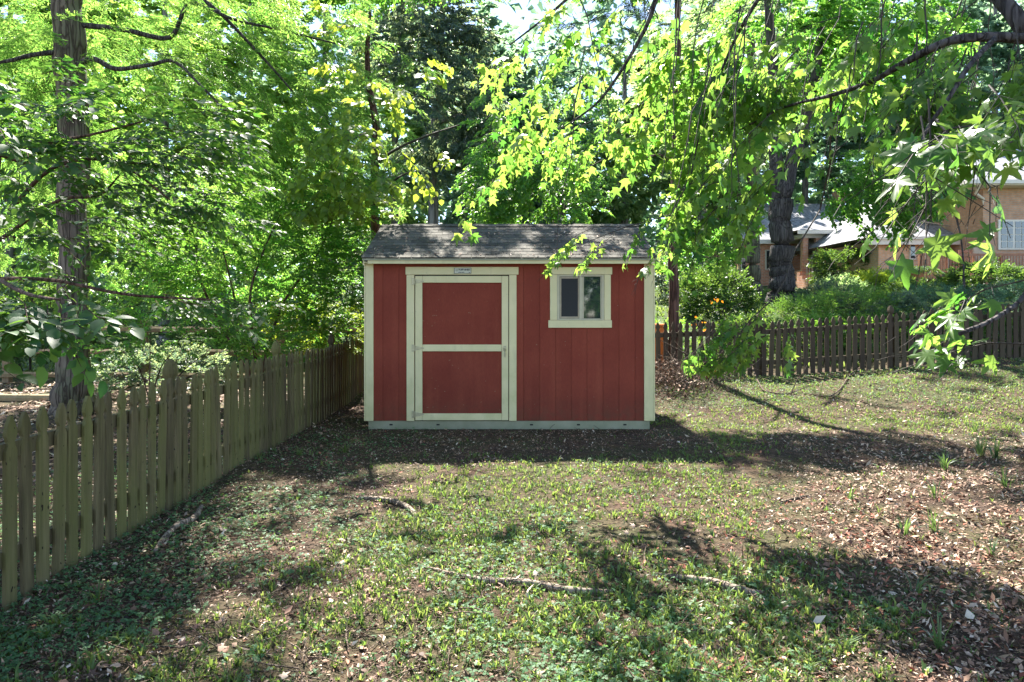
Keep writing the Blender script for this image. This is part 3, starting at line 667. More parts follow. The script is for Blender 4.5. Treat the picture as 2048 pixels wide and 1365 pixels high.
def crown(tree, P, D, sprays, leaf, mats, name='crown', single=None, nsingle=0, leafhi=None, scale=None, kind=None, mask=None, fixed=0):
    mid = P + D * .3; kp = rng.uniform(0, 1, len(P)) >= sunny(mid); kp[len(P) - fixed:] = True  # sprays dropped to open hand-placed sun patches on ground and roof
    if mask is not None: kp &= rng.uniform(0, 1, len(P)) < mask(*proj(mid), mid)
    P, D = P[kp], D[kp]; scale = None if scale is None else scale[kp]
    tw, T, R, S = place_sprays(sprays, P, D, scale)
    if mask is not None:
        kl = mask(*proj(T), T) > rng.uniform(0, .999, len(T)) * .9; T, R, S = T[kl], R[kl], S[kl]
    lv = leaf if isinstance(leaf, list) else [leaf]
    keep = np.ones(len(T), bool)
    if nsingle:
        px, py = proj(T); vis = (T[:, 1] > .8) & (px > -20) & (px < 2068) & (py > -20) & (py < 1000)
        sz = np.where(vis, S / T[:, 1], 0); top = np.argsort(-sz)[:nsingle]; top = top[sz[top] > 0]; keep[top] = False
        hi = leafhi if isinstance(leafhi, list) else [leafhi]
        hm = [mesh_from(single, v, f, None, [mats[0]], True) for v, f in hi]
        for j, i in enumerate(top):
            o = bpy.data.objects.new(single, hm[j % len(hm)]); C.objects.link(o); o.parent = tree
            o.matrix_parent_inverse = Matrix.Translation(tree.location).inverted()
            mt = Matrix(R[i].tolist()).to_4x4(); o.matrix_basis = Matrix.Translation(T[i].tolist()) @ mt @ Matrix.Scale(float(S[i]), 4)
    idx = np.where(keep)[0]; wh = rng.integers(0, len(lv), len(idx))
    for k, (v, f) in enumerate(lv):
        q = idx[wh == k]; tw.inst(v, f, T[q], R[q], S[q], 0)
    o = tw.build(name, mats, tree)
    if kind or nsingle: o['kind'] = 'stuff'
    return o
def trunk_mesh(pts, rad, sides=16, rough=.05, name='trunk', mat=None, parent=None, seg=10):
    P = [Vector(p) for p in pts]; Q = []; R = []
    for i in range(len(P) - 1):
        for k in range(seg):
            t = k / seg; a = P[max(i - 1, 0)]; b = P[i]; c = P[i + 1]; d = P[min(i + 2, len(P) - 1)]
            L = (c - b).length; m0 = (c - a) * (L / max(L + (b - a).length, 1e-6)); m1 = (d - b) * (L / max(L + (d - c).length, 1e-6)); t2 = t * t; t3 = t2 * t
            q = b * (2 * t3 - 3 * t2 + 1) + m0 * (t3 - 2 * t2 + t) + c * (3 * t2 - 2 * t3) + m1 * (t3 - t2)
            Q.append(q); R.append(rad[i] * (1 - t) + rad[i + 1] * t)
    Q.append(P[-1]); R.append(rad[-1])
    # slow wobble so that the outline is not straight
    ph = rng.uniform(0, 6, 4); Q2 = []
    for i, (q, r_) in enumerate(zip(Q, R)):
        Q2.append(q + Vector((math.sin(i * .7 + ph[0]), math.sin(i * .5 + ph[1]), 0)) * r_ * .10)
    V, F = tube(Q2, R, sides, rough); m = MB(); m.add(V, F.tolist()); return m.build(name, mat, parent, smooth=True)

# ------------------------------------------------------------------ trees
def tree(name, base, label, group=None):
    return empty(name, (base[0], base[1], Hf(base[0], base[1])), label, 'tree', group)
def stem(t, pts, rad, mat, name='trunk', sides=14, flare=True):
    pts = [Vector(p) for p in pts]; rad = list(rad)
    if flare:
        b = pts[0].copy(); pts = [Vector((b.x, b.y, Hf(b.x, b.y) - .25)), Vector((b.x, b.y, Hf(b.x, b.y) + .05)), Vector((b.x, b.y, Hf(b.x, b.y) + .45))] + pts[1:]
        rad = [rad[0] * 1.5, rad[0] * 1.35, rad[0] * 1.08] + rad[1:]
    return trunk_mesh(pts, rad, sides, .05, name, mat, t)

# 1. big willow oak, left, beyond the fence
SP_OAK = [make_spray(.42, 26, .25, .085, .004, .25, 1.0, seed=i, side_twigs=4, flat=.5, r0=.003) for i in range(6)]
oakY = 10.0
ob = at(146, 800, oakY); oak = tree('willow_oak', (ob.x, ob.y), 'large willow oak with a thick grey brown trunk standing behind the left picket fence')
stem(oak, [ob, at(146, 640, oakY), at(146, 440, oakY), at(148, 260, oakY), at(140, 120, oakY), at(136, 0, oakY), at(130, -260, oakY), at(140, -600, oakY + .3)], [.215, .20, .19, .20, .21, .19, .14, .07], M['bark1'], sides=20)
limbs = [[(150, 135, 10), (185, 118, 9.8), (230, 138, 9.7), (300, 130, 9.6), (345, 122, 9.7), (400, 170, 9.5), (470, 240, 9.6)],
         [(160, 50, 10), (250, 60, 10.1), (340, 75, 10.2), (380, 8, 10), (470, 40, 10), (560, 60, 10.2), (680, 90, 10.4)],
         [(140, 105, 10), (80, 108, 9.8), (0, 125, 9.5), (-80, 130, 9.3)], [(165, -30, 10), (300, -60, 10), (420, 10, 10), (520, 110, 10.2), (600, 200, 10.3)],
         [(140, -200, 10), (320, -180, 9), (500, -120, 8.6), (700, -60, 8.8)], [(130, -300, 10.2), (0, -330, 9), (-200, -300, 8.5)]]
for l in limbs:
    n = len(l); r0 = .045; trunk_mesh([at(*p) for p in l], list(np.linspace(r0, .012, n)), 8, .05, 'limb', M['bark2'], oak, 6)
P = np.concatenate([blob_points([(330, 130, 10.9, 330, 160, 1.3, 430), (600, 180, 11.0, 260, 210, 1.3, 600), (80, 120, 11.2, 230, 210, 1.3, 320), (480, 400, 11.6, 330, 150, 1.1, 450), (720, 60, 10.6, 90, 120, 1.0, 120), (180, 400, 11.9, 280, 170, 1.0, 340)]),
    wblob(-5.8, 10.4, 8.0, 3.6, 2.8, 1.7, 380), wblob(-8.5, 9.0, 5.5, 2.5, 2.0, 1.6, 130), wblob(-3.1, 8.0, 6.0, 1.7, 1.3, .8, 190)])  # last clump added above the frame to shade the near left ground
crown(oak, P, outdirs(P, (ob.x, ob.y, 5), -.25, .5), SP_OAK, NARROW, [M['oak'], M['twigd']])

# 2. dogwood, left, with leaves close to the camera
SP_DOG = [make_spray(.45, 12, .12, .088, .012, .25, 1.1, seed=10 + i, side_twigs=2, flat=.28, r0=.0035) for i in range(6)]
db = (-4.9, 6.1); dog = tree('dogwood', db, 'dogwood with broad drooping layered leaves overhanging the left picket fence')
dz = Hf(*db)
stem(dog, [Vector((*db, dz)), Vector((-4.85, 6.1, 1.0)), Vector((-4.6, 5.9, 1.9)), Vector((-4.3, 5.7, 2.7)), Vector((-4.2, 5.6, 3.4))], [.05, .045, .035, .025, .012], M['barkr'], sides=9)
for l in ([(60, 330, 6), (-20, 300, 5.4), (60, 290, 5.0), (180, 270, 4.8), (300, 240, 4.7)], [(20, 420, 6), (100, 340, 5.4), (180, 318, 5.2), (260, 340, 5), (340, 400, 5)],
          [(-60, 520, 6), (0, 560, 4.6), (60, 590, 3.6), (120, 600, 3.2)], [(0, 480, 6), (120, 400, 5.5), (200, 390, 5.3), (240, 350, 5.2)], [(-60, 560, 6), (100, 560, 5.2), (260, 590, 4.8), (420, 600, 5.0)]):
    trunk_mesh([at(*p) for p in l], list(np.linspace(.02, .006, len(l))), 6, .05, 'limb', M['barkr'], dog, 6)
P = blob_points([(110, 300, 5.2, 240, 110, .8, 75), (300, 260, 5.4, 150, 50, .6, 34), (60, 460, 5.4, 150, 110, .8, 36), (50, 600, 3.6, 110, 40, .3, 13), (20, 650, 3.5, 50, 35, .3, 5), (300, 440, 6.2, 180, 80, .8, 44), (400, 600, 6.4, 130, 25, .5, 20),
    (-60, 300, 4.5, 100, 200, .7, 20), (380, 340, 6.5, 120, 80, .7, 40), (50, 200, 5.5, 120, 60, .6, 18)])
crown(dog, P, outdirs(P, (-4.6, 6.2, 2.4), -.05, .35), SP_DOG, OVALO, [M['dog'], M['barkr']], 'foliage', 'leaf', 300, [OVALH, ovate_leaf(.66, .06, .22, True)])

# 3. understory shrubs / small trees behind the left fence
SP_UND = [make_spray(.4, 16, .12, .06, .01, .25, 1.0, seed=20 + i, far=True, side_twigs=3, flat=.45, r0=.003) for i in range(6)]
def multi_stem(name, base, label, stems, blobs, mat, leaf, sprays, bark='barkr', origin_z=1.2, pitch=0.0, cat='tree', group=None, r=.03):
    t = empty(name, (base[0], base[1], Hf(*base)), label, cat, group)
    for l in stems:
        pts = [at(*p) for p in l]; pts[0] = Vector((base[0] + rng.uniform(-.1, .1), base[1], Hf(*base) - .05))
        trunk_mesh(pts, list(np.linspace(r, r * .25, len(pts))), 7, .05, 'stem', M[bark], t, 5)
    P = blob_points(blobs); crown(t, P, outdirs(P, (base[0], base[1], origin_z), pitch, .55), sprays, leaf, [M[mat], M['twigd']]); return t
b = at(520, 760, 11.2)
multi_stem('young_maple', (b.x, b.y), 'small multi stemmed tree with light green leaves behind the far end of the left fence',
    [[(520, 760, 11), (500, 600, 11), (520, 520, 11), (560, 430, 11)], [(520, 760, 11), (470, 600, 11), (440, 480, 11)], [(520, 760, 11), (560, 620, 11), (640, 500, 11), (680, 400, 11)], [(520, 760, 11), (400, 560, 11), (395, 430, 11)]],
    [(500, 500, 11.2, 220, 100, 1.0, 500), (640, 560, 11, 110, 110, .8, 290), (380, 560, 10.8, 130, 80, .7, 200), (620, 400, 11.2, 150, 90, .8, 200), (560, 650, 10.8, 160, 45, .5, 150)], 'under', QUAD, SP_UND)
b = at(300, 760, 8.6)
multi_stem('azalea_bush', (b.x, b.y), 'leafy bush with pale glossy leaves leaning over the left fence right of the oak trunk',
    [[(300, 790, 8.6), (280, 740, 8.5), (240, 700, 8.4)], [(300, 790, 8.6), (320, 740, 8.5), (360, 690, 8.4)], [(300, 790, 8.6), (300, 720, 8.6), (300, 660, 8.5)], [(300, 790, 8.6), (360, 750, 8.4), (420, 700, 8.4)]],
    [(260, 690, 8.4, 100, 48, .5, 70), (380, 660, 8.5, 130, 48, .5, 95), (500, 680, 9.2, 110, 35, .5, 70), (300, 620, 8.6, 150, 50, .5, 80)], 'under', OVALO, [make_spray(.26, 14, .1, .05, .006, .2, 1.0, seed=30 + i, side_twigs=2, flat=.5, r0=.003) for i in range(4)], cat='shrub', r=.012, origin_z=.8)
b = at(670, 740, 11.6)
multi_stem('viburnum_bush', (b.x, b.y), 'bright yellow green bush at the corner between the left fence and the shed', [[(670, 760, 11.6), (660, 700, 11.6), (650, 640, 11.5)], [(670, 760, 11.6), (690, 700, 11.6), (700, 640, 11.6)]],
    [(680, 655, 11.4, 60, 45, .5, 110), (610, 640, 11.6, 70, 40, .5, 90)], 'chart', QUAD, SP_UND, cat='shrub', r=.015)

# 4. redbud with large yellow green leaves left above the shed
SP_RED = [make_spray(.5, 12, .22, .10, .02, .45, 1.0, seed=40 + i, side_twigs=2, flat=.35, r0=.0035) for i in range(6)]
b = at(752, 640, 12.9); red = tree('redbud', (b.x, b.y), 'slender tree with large yellow green leaves hanging just left of the shed roof')
stem(red, [b, at(752, 500, 12.7), at(748, 380, 12.3), at(752, 260, 12), at(735, 140, 11.6), at(740, 20, 11)], [.09, .085, .08, .07, .05, .025], M['barkr'], sides=10)
for l in ([(752, 330, 12), (790, 300, 11), (860, 270, 10), (920, 250, 9.2)], [(750, 260, 12), (700, 280, 11), (640, 300, 10)], [(750, 400, 12.2), (790, 360, 11), (830, 340, 10)]):
    trunk_mesh([at(*p) for p in l], list(np.linspace(.03, .008, len(l))), 6, .05, 'limb', M['twigd'], red, 6)
P = blob_points([(800, 180, 8.2, 80, 70, .8, 66), (810, 290, 8.4, 80, 45, .7, 50), (710, 280, 9.8, 110, 80, .8, 50), (770, 385, 10.2, 70, 40, .6, 34), (680, 400, 10.4, 100, 55, .7, 36), (690, 110, 9.8, 80, 70, .8, 30), (860, 330, 8.6, 40, 20, .4, 12), (850, 150, 8.0, 50, 30, .3, 12)])
crown(red, P, outdirs(P, (b.x, b.y, 4), -.3, .45), SP_RED, HEART, [M['lime'], M['twigd']], mask=lambda px, py, T: np.where(px > 900, .1, np.where(py > 445, 0.05, 1.)))

# 5. dark blue green tree behind the shed, centre
SP_DRK = [make_spray(.5, 20, .4, .15, .02, .6, 1.3, seed=50 + i, far=True, side_twigs=3, flat=.8, r0=.008) for i in range(5)]
b = at(866, 560, 22.0); drk = tree('magnolia', (b.x, b.y), 'tall dark blue green evergreen tree rising behind the middle of the shed')
stem(drk, [b, at(866, 440, 22), at(868, 300, 22), at(880, 120, 22), at(890, -80, 22)], [.19, .17, .15, .12, .07], M['barkg'])
for l in ([(867, 360, 22), (820, 345, 21), (760, 360, 20.5)], [(867, 355, 22), (910, 340, 21.5), (960, 352, 21)], [(869, 250, 22), (920, 230, 21), (960, 240, 20.5)], [(872, 200, 22), (820, 190, 21), (780, 200, 20)]):
    trunk_mesh([at(*p) for p in l], list(np.linspace(.07, .02, len(l))), 7, .05, 'limb', M['barkg'], drk, 6)
P = np.concatenate([blob_points([(905, 190, 21, 90, 150, 2.0, 280), (850, 40, 21, 90, 90, 1.8, 130), (890, 310, 21, 100, 50, 1.6, 110), (800, 60, 20.5, 90, 120, 1.6, 110), (955, 250, 21, 55, 80, 1.3, 80), (920, 70, 21.5, 55, 90, 1.4, 110), (980, 370, 21, 60, 40, 1.2, 40)]), wblob(-2.4, 21.5, 13, 2.2, 2.0, 2.2, 160)])
crown(drk, P, outdirs(P, (b.x, b.y, 8), -.3, .8), SP_DRK, quad_leaf(.4), [M['dark'], M['barkg']])

# 6. small leaved tree in the centre behind the shed
SP_MID = [make_spray(.45, 18, .3, .07, .01, .4, 1.0, seed=60 + i, far=True, side_twigs=3, flat=.5, r0=.003) for i in range(5)]
b = at(1120, 600, 13.4)
multi_stem('elm_sapling', (b.x, b.y), 'fine leaved green tree hanging behind the middle of the shed roof', [[(1120, 700, 13.4), (1110, 450, 13), (1090, 330, 12.6), (1060, 250, 12)], [(1120, 700, 13.4), (1130, 420, 13), (1150, 300, 12.5)]],
    [(700, -70, 14.2, 260, 60, 1.1, 760), (980, -90, 14.4, 220, 50, 1.1, 760), (1200, -60, 14.4, 150, 60, 1.0, 260), (1040, 330, 11.8, 110, 110, 1.0, 260), (1150, 340, 12, 120, 100, 1.0, 240), (1080, 200, 12, 130, 90, 1.0, 150), (1000, 400, 11.8, 60, 40, .6, 60)], 'under', QUAD, SP_MID, bark='bark2', origin_z=4, pitch=-.3, r=.05)  # first three clumps added above the frame to dapple the roof

# 7. thin reddish trunk right of the shed with dark needles
SP_PINE = [make_spray(.5, 70, .35, .16, .003, .35, 1.3, seed=70 + i, side_twigs=2, flat=.8, r0=.005) for i in range(3)]
b = at(1347, 690, 13.2); pine = tree('slender_pine', (b.x, b.y), 'thin reddish brown pine trunk rising just beyond the fence right of the shed')
stem(pine, [b, at(1348, 600, 13.2), at(1346, 480, 13.2), at(1350, 380, 13.2), at(1352, 300, 13.2), at(1356, 100, 13.2), at(1350, -150, 13)], [.10, .098, .09, .085, .08, .06, .03], M['barkr'], sides=12)
for l in ([(1352, 330, 13.2), (1320, 310, 12.8), (1280, 320, 12.5)], [(1352, 320, 13.2), (1400, 300, 12.8), (1440, 310, 12.4)], [(1352, 420, 13.2), (1400, 420, 13), (1440, 440, 12.8)]):
    trunk_mesh([at(*p) for p in l], list(np.linspace(.03, .01, len(l))), 6, .05, 'limb', M['barkr'], pine, 6)
P = np.concatenate([blob_points([(1400, 310, 12.8, 100, 55, .7, 60), (1310, 330, 12.8, 70, 50, .7, 36), (1430, 420, 12.8, 60, 40, .5, 22)]), wblob(3.2, 13.3, 7.4, 1.8, 1.5, 1.2, 60)])
crown(pine, P, outdirs(P, (b.x, b.y, 4.5), -.15, .4), SP_PINE, NEEDLE, [M['dark'], M['twigd']])

# 8. forked dark trunk, and its neighbour
SP_BIG = [make_spray(.6, 18, .3, .12, .01, .4, 1.0, seed=80 + i, far=True, side_twigs=3, flat=.5, r0=.006) for i in range(5)]
b = at(1563, 600, 18); fk = tree('tulip_tree', (b.x, b.y), 'large forked tree with a dark ridged trunk behind the back picket fence')
stem(fk, [b, at(1563, 520, 18), at(1562, 430, 18), at(1572, 370, 18), at(1592, 300, 18), at(1612, 230, 18), at(1635, 120, 18), at(1650, -60, 18)], [.32, .30, .28, .20, .155, .14, .11, .07], M['bark2'], sides=20)
trunk_mesh([at(1555, 440, 18.1), at(1552, 370, 18.1), at(1550, 280, 18.2), at(1545, 130, 18.3), at(1530, -80, 18.4)], [.22, .19, .16, .13, .08], 16, .05, 'fork_trunk', M['bark2'], fk)
P = np.concatenate([blob_points([(1500, 60, 18, 220, 110, 2.4, 420), (1700, 110, 18.5, 200, 130, 2.2, 420), (1760, 380, 17.5, 110, 70, 1.6, 160)]), wblob(7.0, 17.5, 11.5, 4.5, 3.2, 2.6, 420), wblob(3.0, 15.5, 10.5, 2.4, 2.0, 1.4, 130)])
crown(fk, P, outdirs(P, (b.x, b.y, 8), -.2, .5), SP_BIG, QUAD, [M['under'], M['bark2']])
b = at(1506, 590, 24); nb = tree('oak', (b.x, b.y), 'greyish straight trunk seen left of the forked tree in front of the brick house')
stem(nb, [b, at(1506, 500, 24), at(1508, 400, 24), at(1506, 250, 24), at(1500, 50, 24)], [.25, .235, .22, .19, .13], M['bark1'])
P = blob_points([(1480, 100, 24, 180, 120, 2.6, 330), (1440, 260, 25, 120, 90, 2.0, 150)]); crown(nb, P, outdirs(P, (b.x, b.y, 9), -.1, .5), SP_BIG, QUAD, [M['far'], M['bark2']])
# 9. small tree in front of the houses
b = at(1925, 600, 16.5)
multi_stem('ornamental_tree', (b.x, b.y), 'small tree with fine dark green leaves hanging in front of the grey roofs', [[(1925, 600, 16.5), (1922, 480, 16.3), (1890, 380, 16.2), (1850, 300, 16)], [(1925, 600, 16.5), (1915, 440, 16.3), (1850, 360, 16), (1780, 370, 16)]],
    [(1800, 385, 16, 70, 50, .9, 80), (1860, 285, 16, 130, 70, 1.0, 150), (1740, 330, 16, 70, 50, .8, 70)], 'under', QUAD, SP_UND, bark='bark2', origin_z=4, pitch=-.2, r=.016)

# 10. distant trees, each with its own trunk and crown
def far_tree(px, Y, top, w, mat, label, grey=True, n=420, low=470, group=None, rad=.22, lean=0):
    b = at(px, 560, Y); t = tree('woodland_tree', (b.x, b.y), label, group)
    stem(t, [b, at(px + lean * .3, 420, Y), at(px + lean * .6, 260, Y), at(px + lean, top + 60, Y)], [rad, rad * .85, rad * .7, rad * .35], M['barkg' if grey else 'bark1'], sides=10)
    cy_ = (top + low) / 2; h = (low - top) / 2; bl = []
    for k in range(7):
        bl.append((px + lean + rng.uniform(-.6, .6) * w, cy_ + rng.uniform(-.75, .7) * h, Y + rng.uniform(-1.5, 1.5), w * rng.uniform(.45, .65), h * rng.uniform(.28, .42), 1.8, n // 7))
    P = blob_points(bl); crown(t, P, outdirs(P, (b.x, b.y, b.z + 5), -.1, .6), SP_FAR, QUAD, [M[mat], M['bark2']])
SP_FAR = [make_spray(.9, 15, .3, .30, .004, .3, 1.1, seed=90 + i, far=True, side_twigs=3, flat=.6, r0=.01) for i in range(5)]
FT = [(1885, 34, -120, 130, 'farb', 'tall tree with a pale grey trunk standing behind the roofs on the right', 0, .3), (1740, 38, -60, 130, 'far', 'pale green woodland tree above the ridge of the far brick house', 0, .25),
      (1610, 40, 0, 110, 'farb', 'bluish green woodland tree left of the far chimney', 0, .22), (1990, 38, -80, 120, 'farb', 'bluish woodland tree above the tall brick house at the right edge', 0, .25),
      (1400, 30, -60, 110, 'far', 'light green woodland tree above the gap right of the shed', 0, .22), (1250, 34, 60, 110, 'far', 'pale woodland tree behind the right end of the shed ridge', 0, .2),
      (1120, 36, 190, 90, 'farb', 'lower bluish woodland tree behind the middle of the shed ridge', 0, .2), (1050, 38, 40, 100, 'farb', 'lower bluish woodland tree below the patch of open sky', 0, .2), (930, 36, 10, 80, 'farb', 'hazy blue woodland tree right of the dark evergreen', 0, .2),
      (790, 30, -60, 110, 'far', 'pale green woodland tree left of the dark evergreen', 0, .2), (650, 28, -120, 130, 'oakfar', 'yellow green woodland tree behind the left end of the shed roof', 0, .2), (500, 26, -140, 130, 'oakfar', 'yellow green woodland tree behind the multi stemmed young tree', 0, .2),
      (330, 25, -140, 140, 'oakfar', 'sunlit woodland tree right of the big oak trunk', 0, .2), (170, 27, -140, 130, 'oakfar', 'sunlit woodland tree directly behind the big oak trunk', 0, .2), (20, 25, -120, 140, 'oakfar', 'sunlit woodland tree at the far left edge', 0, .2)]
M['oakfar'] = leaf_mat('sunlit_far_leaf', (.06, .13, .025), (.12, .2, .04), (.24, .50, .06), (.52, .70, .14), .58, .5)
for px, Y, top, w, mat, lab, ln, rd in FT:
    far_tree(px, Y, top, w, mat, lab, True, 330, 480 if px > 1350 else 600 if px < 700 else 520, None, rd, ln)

# 11. far wood that reads as one mass
def far_wood():
    s = Soup(); n = 42000
    x = rng.uniform(-46, 50, n); y = rng.uniform(44, 60, n); px = CX + x / y * FPX
    hmax = 24 + 3 * np.sin(x * .35) + 2 * np.sin(x * .9 + 1); hmax = np.where((px > 930) & (px < 1110), 21.5 + 1.0 * np.sin(x), hmax)
    z = rng.uniform(-.5, 1, n) ** 1.0; z = np.where(z < 0, -z, z) * hmax
    T = np.stack([x, y, z + H(x, y)], -1); A = rng.normal(0, 1, (n, 3)) * [1, 1, .6]; N = rng.normal(0, 1, (n, 3)) * .7 + [0, -.2, 1]
    s.inst(*QUAD, T, frames(A, N), rng.uniform(.5, 1.1, n), 0)
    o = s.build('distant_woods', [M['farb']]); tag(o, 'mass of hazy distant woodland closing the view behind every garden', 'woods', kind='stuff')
far_wood()

# 12. sweetgum overhanging from the right, trunk out of frame
SP_GUM = [make_spray(.55, 10, .35, .112, .06, .7, .9, seed=100 + i, side_twigs=3, flat=.4, r0=.004) for i in range(8)]
gb = (4.9, 3.9); gum = tree('sweetgum', gb, 'sweetgum whose drooping twigs of star shaped leaves overhang from the right edge')
stem(gum, [Vector((gb[0], gb[1], 0)), Vector((4.85, 3.9, 1.5)), Vector((4.7, 3.9, 2.6)), Vector((4.3, 3.9, 3.6)), Vector((3.5, 3.9, 4.6)), Vector((2.9, 4.1, 5.6)), Vector((2.5, 4.3, 6.8))], [.17, .16, .15, .13, .10, .07, .03], M['bark2'])
GL = [[(2560, 160, 3.9), (2300, 110, 3.8), (2048, 78, 3.7), (1908, 80, 3.8), (1820, 120, 4.0), (1741, 164, 4.3), (1662, 191, 4.6), (1570, 215, 5.0), (1480, 260, 5.3)],
      [(2300, 360, 3.9), (2120, 140, 3.9), (2050, 60, 3.9), (1985, -20, 4.0), (1900, -120, 4.2), (1700, -200, 4.6), (1450, -160, 5.0), (1330, -40, 5.3), (1290, 60, 5.5), (1200, 200, 5.7), (1120, 260, 5.8)],
      [(1990, 78, 3.7), (1940, 130, 3.5), (1895, 200, 3.4), (1854, 260, 3.4), (1826, 325, 3.3)],
      [(1700, -200, 4.6), (1560, -60, 5.0), (1480, 60, 5.3), (1440, 150, 5.5), (1400, 260, 5.6)], [(1450, -160, 5.0), (1250, -100, 5.4), (1110, 20, 5.6), (1020, 90, 5.7)],
      [(2400, 300, 3.9), (2200, 420, 2.6), (2100, 470, 2.1), (2050, 590, 1.95), (1985, 640, 1.9), (1920, 668, 1.85)]]
for l, r0 in zip(GL, (.036, .058, .016, .022, .022, .007)):
    trunk_mesh([at(*p) for p in l], list(np.linspace(r0, .006, len(l))), 9, .05, 'limb', M['bark2'], gum, 6)
def hang(px, py, Y, L, dx, n=7, seed=0):
    """thin hanging twig line"""
    r = np.random.default_rng(seed); a = at(px, py, Y); P = [a]
    for i in range(n): P.append(P[-1] + Vector((dx / n + r.normal(0, .02), r.normal(0, .02), -L / n)))
    return P
hw = MB()
for i in range(60):
    px = rng.uniform(1150, 1980); py = rng.uniform(-80, 160); Y = rng.uniform(3.8, 6.2); P = hang(px, py, Y, rng.uniform(.5, 1.3), rng.uniform(-.35, .05), seed=i)
    hw.tube(P, list(np.linspace(.0055, .002, len(P))), 4)
tag(hw.build('twigs', M['twigd'], gum), kind='stuff')
GB = [(1150, 150, 6.0, 190, 150, 1.1, 120), (1110, 310, 6.4, 150, 110, 1.0, 105), (1020, 150, 5.4, 80, 100, .4, 34), (1300, 250, 6.2, 150, 130, 1.0, 100), (1420, 130, 5.8, 180, 150, 1.0, 115), (1600, 110, 5.4, 190, 130, .9, 125),
      (1440, 330, 5.5, 100, 110, .5, 40), (1230, 395, 5.7, 110, 45, .4, 40), (1000, 380, 6.2, 60, 50, .4, 12), (1500, 420, 5.3, 60, 40, .4, 10), (1780, 110, 4.8, 230, 110, .8, 95), (1620, 280, 4.8, 140, 70, .5, 24),
      (1830, 220, 4.2, 190, 100, .5, 52), (1740, 330, 3.6, 150, 50, .3, 12), (1960, 330, 3.0, 90, 70, .3, 8), (1950, 110, 3.8, 120, 80, .4, 18), (1860, 230, 2.6, 140, 80, .3, 9)]
PG = np.concatenate([blob_points(GB), wblob(3.2, 5.9, 6.3, 2.4, 1.3, .6, 260), wblob(4.2, 4.4, 5.2, 1.6, 1.4, .5, 70)])  # both high clumps added out of view to shade the near right leaves
DG = outdirs(PG, (3.6, 4.0, 4.6), -.45, .35)
def gum_mask(px, py, T):
    k = np.ones(len(px)); spray_zone = (px > 1085) & (px < 1330) & (py > 430) & (py < 545)
    k = np.where((px < 1330) & (py > 430) & ~spray_zone, 0, k); k = np.where((px < 1330) & (py >= 545), 0, k)
    k = np.where((px < 1330) & (py > 340) & (py <= 430), .5, k)
    k = np.where((px >= 1330) & (px < 1600) & (py > 470) & (py < 585), .3, k); k = np.where((px >= 1330) & (px < 1590) & (py > 745), 0, k); k = np.where((px >= 1590) & (px < 1850) & (py > 560), 0, k)
    k = np.where((px >= 1575) & (px < 1770) & (py > 340) & (py <= 560), .10, k); k = np.where((px >= 1770) & (py > 335) & (py <= 560), .10, k)
    k = np.where((px >= 1830) & (py > 715), 0, k); k = np.where((px >= 1850) & (py > 560) & (py < 715), 1, k)
    k = np.where((px > 1525) & (px < 1605) & (py > 290) & (py <= 470), .3, k)
    k = np.where((px < 935), .05, k); k = np.where((px > 935) & (px < 1110) & (py < 105), .6, k); k = np.where((px < 955) & (py > 330), .3, k)
    k = np.where((px > 1590) & (px < 1800) & (py > 200) & (py <= 340), .55, k)
    return k
ex_p = [(1520, 660, 4.9, (-.7, -.1, -.4)), (1440, 700, 5.0, (-.5, 0, -.3)), (1500, 700, 5.0, (-.8, -.1, -.1)), (2000, 640, 1.9, (-.9, .1, -.2)), (1990, 600, 2.0, (-.9, .1, -.1)), (1960, 680, 1.9, (-.9, -.1, -.05)), (2050, 620, 1.8, (-.9, 0, -.1)), (1190, 455, 5.3, (-.9, -.1, -.35)), (1230, 470, 5.3, (-.8, .2, -.4)), (1170, 480, 5.2, (-.9, 0, -.3)), (1310, 420, 5.4, (-.6, 0, -.5)), (1330, 500, 5.2, (-.4, 0, -.3)), (1340, 470, 5.3, (-.3, .3, -.5)),
        (1540, 590, 5.0, (-.7, 0, -.55)), (1530, 620, 5.0, (-.8, .1, -.4)), (1500, 640, 5.0, (-.9, 0, -.35)), (1560, 650, 4.9, (-.6, .2, -.35)), (1530, 690, 5.0, (-.8, 0, -.2)), (1480, 600, 5.1, (-.6, 0, -.5)), (1590, 640, 5.1, (-.2, 0, -.4)), (1430, 660, 5.0, (-.6, 0, -.4)), (1450, 690, 5.0, (-.3, 0, -.5)),
        (2040, 640, 1.95, (-.95, 0, -.25)), (2030, 590, 1.95, (-.9, .2, -.25)), (1980, 660, 1.85, (-.95, -.1, -.15)), (2060, 560, 2.0, (-.8, 0, -.1)), (2070, 690, 2.1, (-.8, 0, .1)), (1400, 480, 5.4, (-.4, 0, -.5)), (1440, 470, 5.4, (-.1, 0, -.6))]
PG = np.concatenate([PG, np.array([tuple(at(a, b_, c)) for a, b_, c, d in ex_p])]); DG = np.concatenate([DG, np.array([d for *_, d in ex_p], float)])
# keep the sky patch and the shed front clear
px, py = proj(PG); ok = ~((px > 880) & (px < 960)) & (PG[:, 1] > 1.5); ok[-len(ex_p):] = True
PG, DG = PG[ok], DG[ok]
scl = rng.uniform(.8, 1.15, len(PG)); scl[-len(ex_p):] = .72
crown(gum, PG, DG, SP_GUM, STAR, [M['gum'], M['twigd']], 'foliage', 'leaf', 300, STARH, scale=scl, mask=gum_mask, fixed=len(ex_p))
mt = MB(); mt.tube([at(1590, 500, 5.3), at(1570, 560, 5.1), at(1545, 600, 5.0), at(1500, 640, 5.0), at(1470, 680, 5.0)], [.006, .005, .005, .004, .002], 5)
mt.tube([at(1640, 420, 5.5), at(1610, 470, 5.4), at(1590, 500, 5.3)], [.006, .006, .006], 5); mt.tube([at(1640, 420, 5.5), at(1660, 330, 5.3), at(1662, 191, 4.6)], [.006, .007, .01], 5)
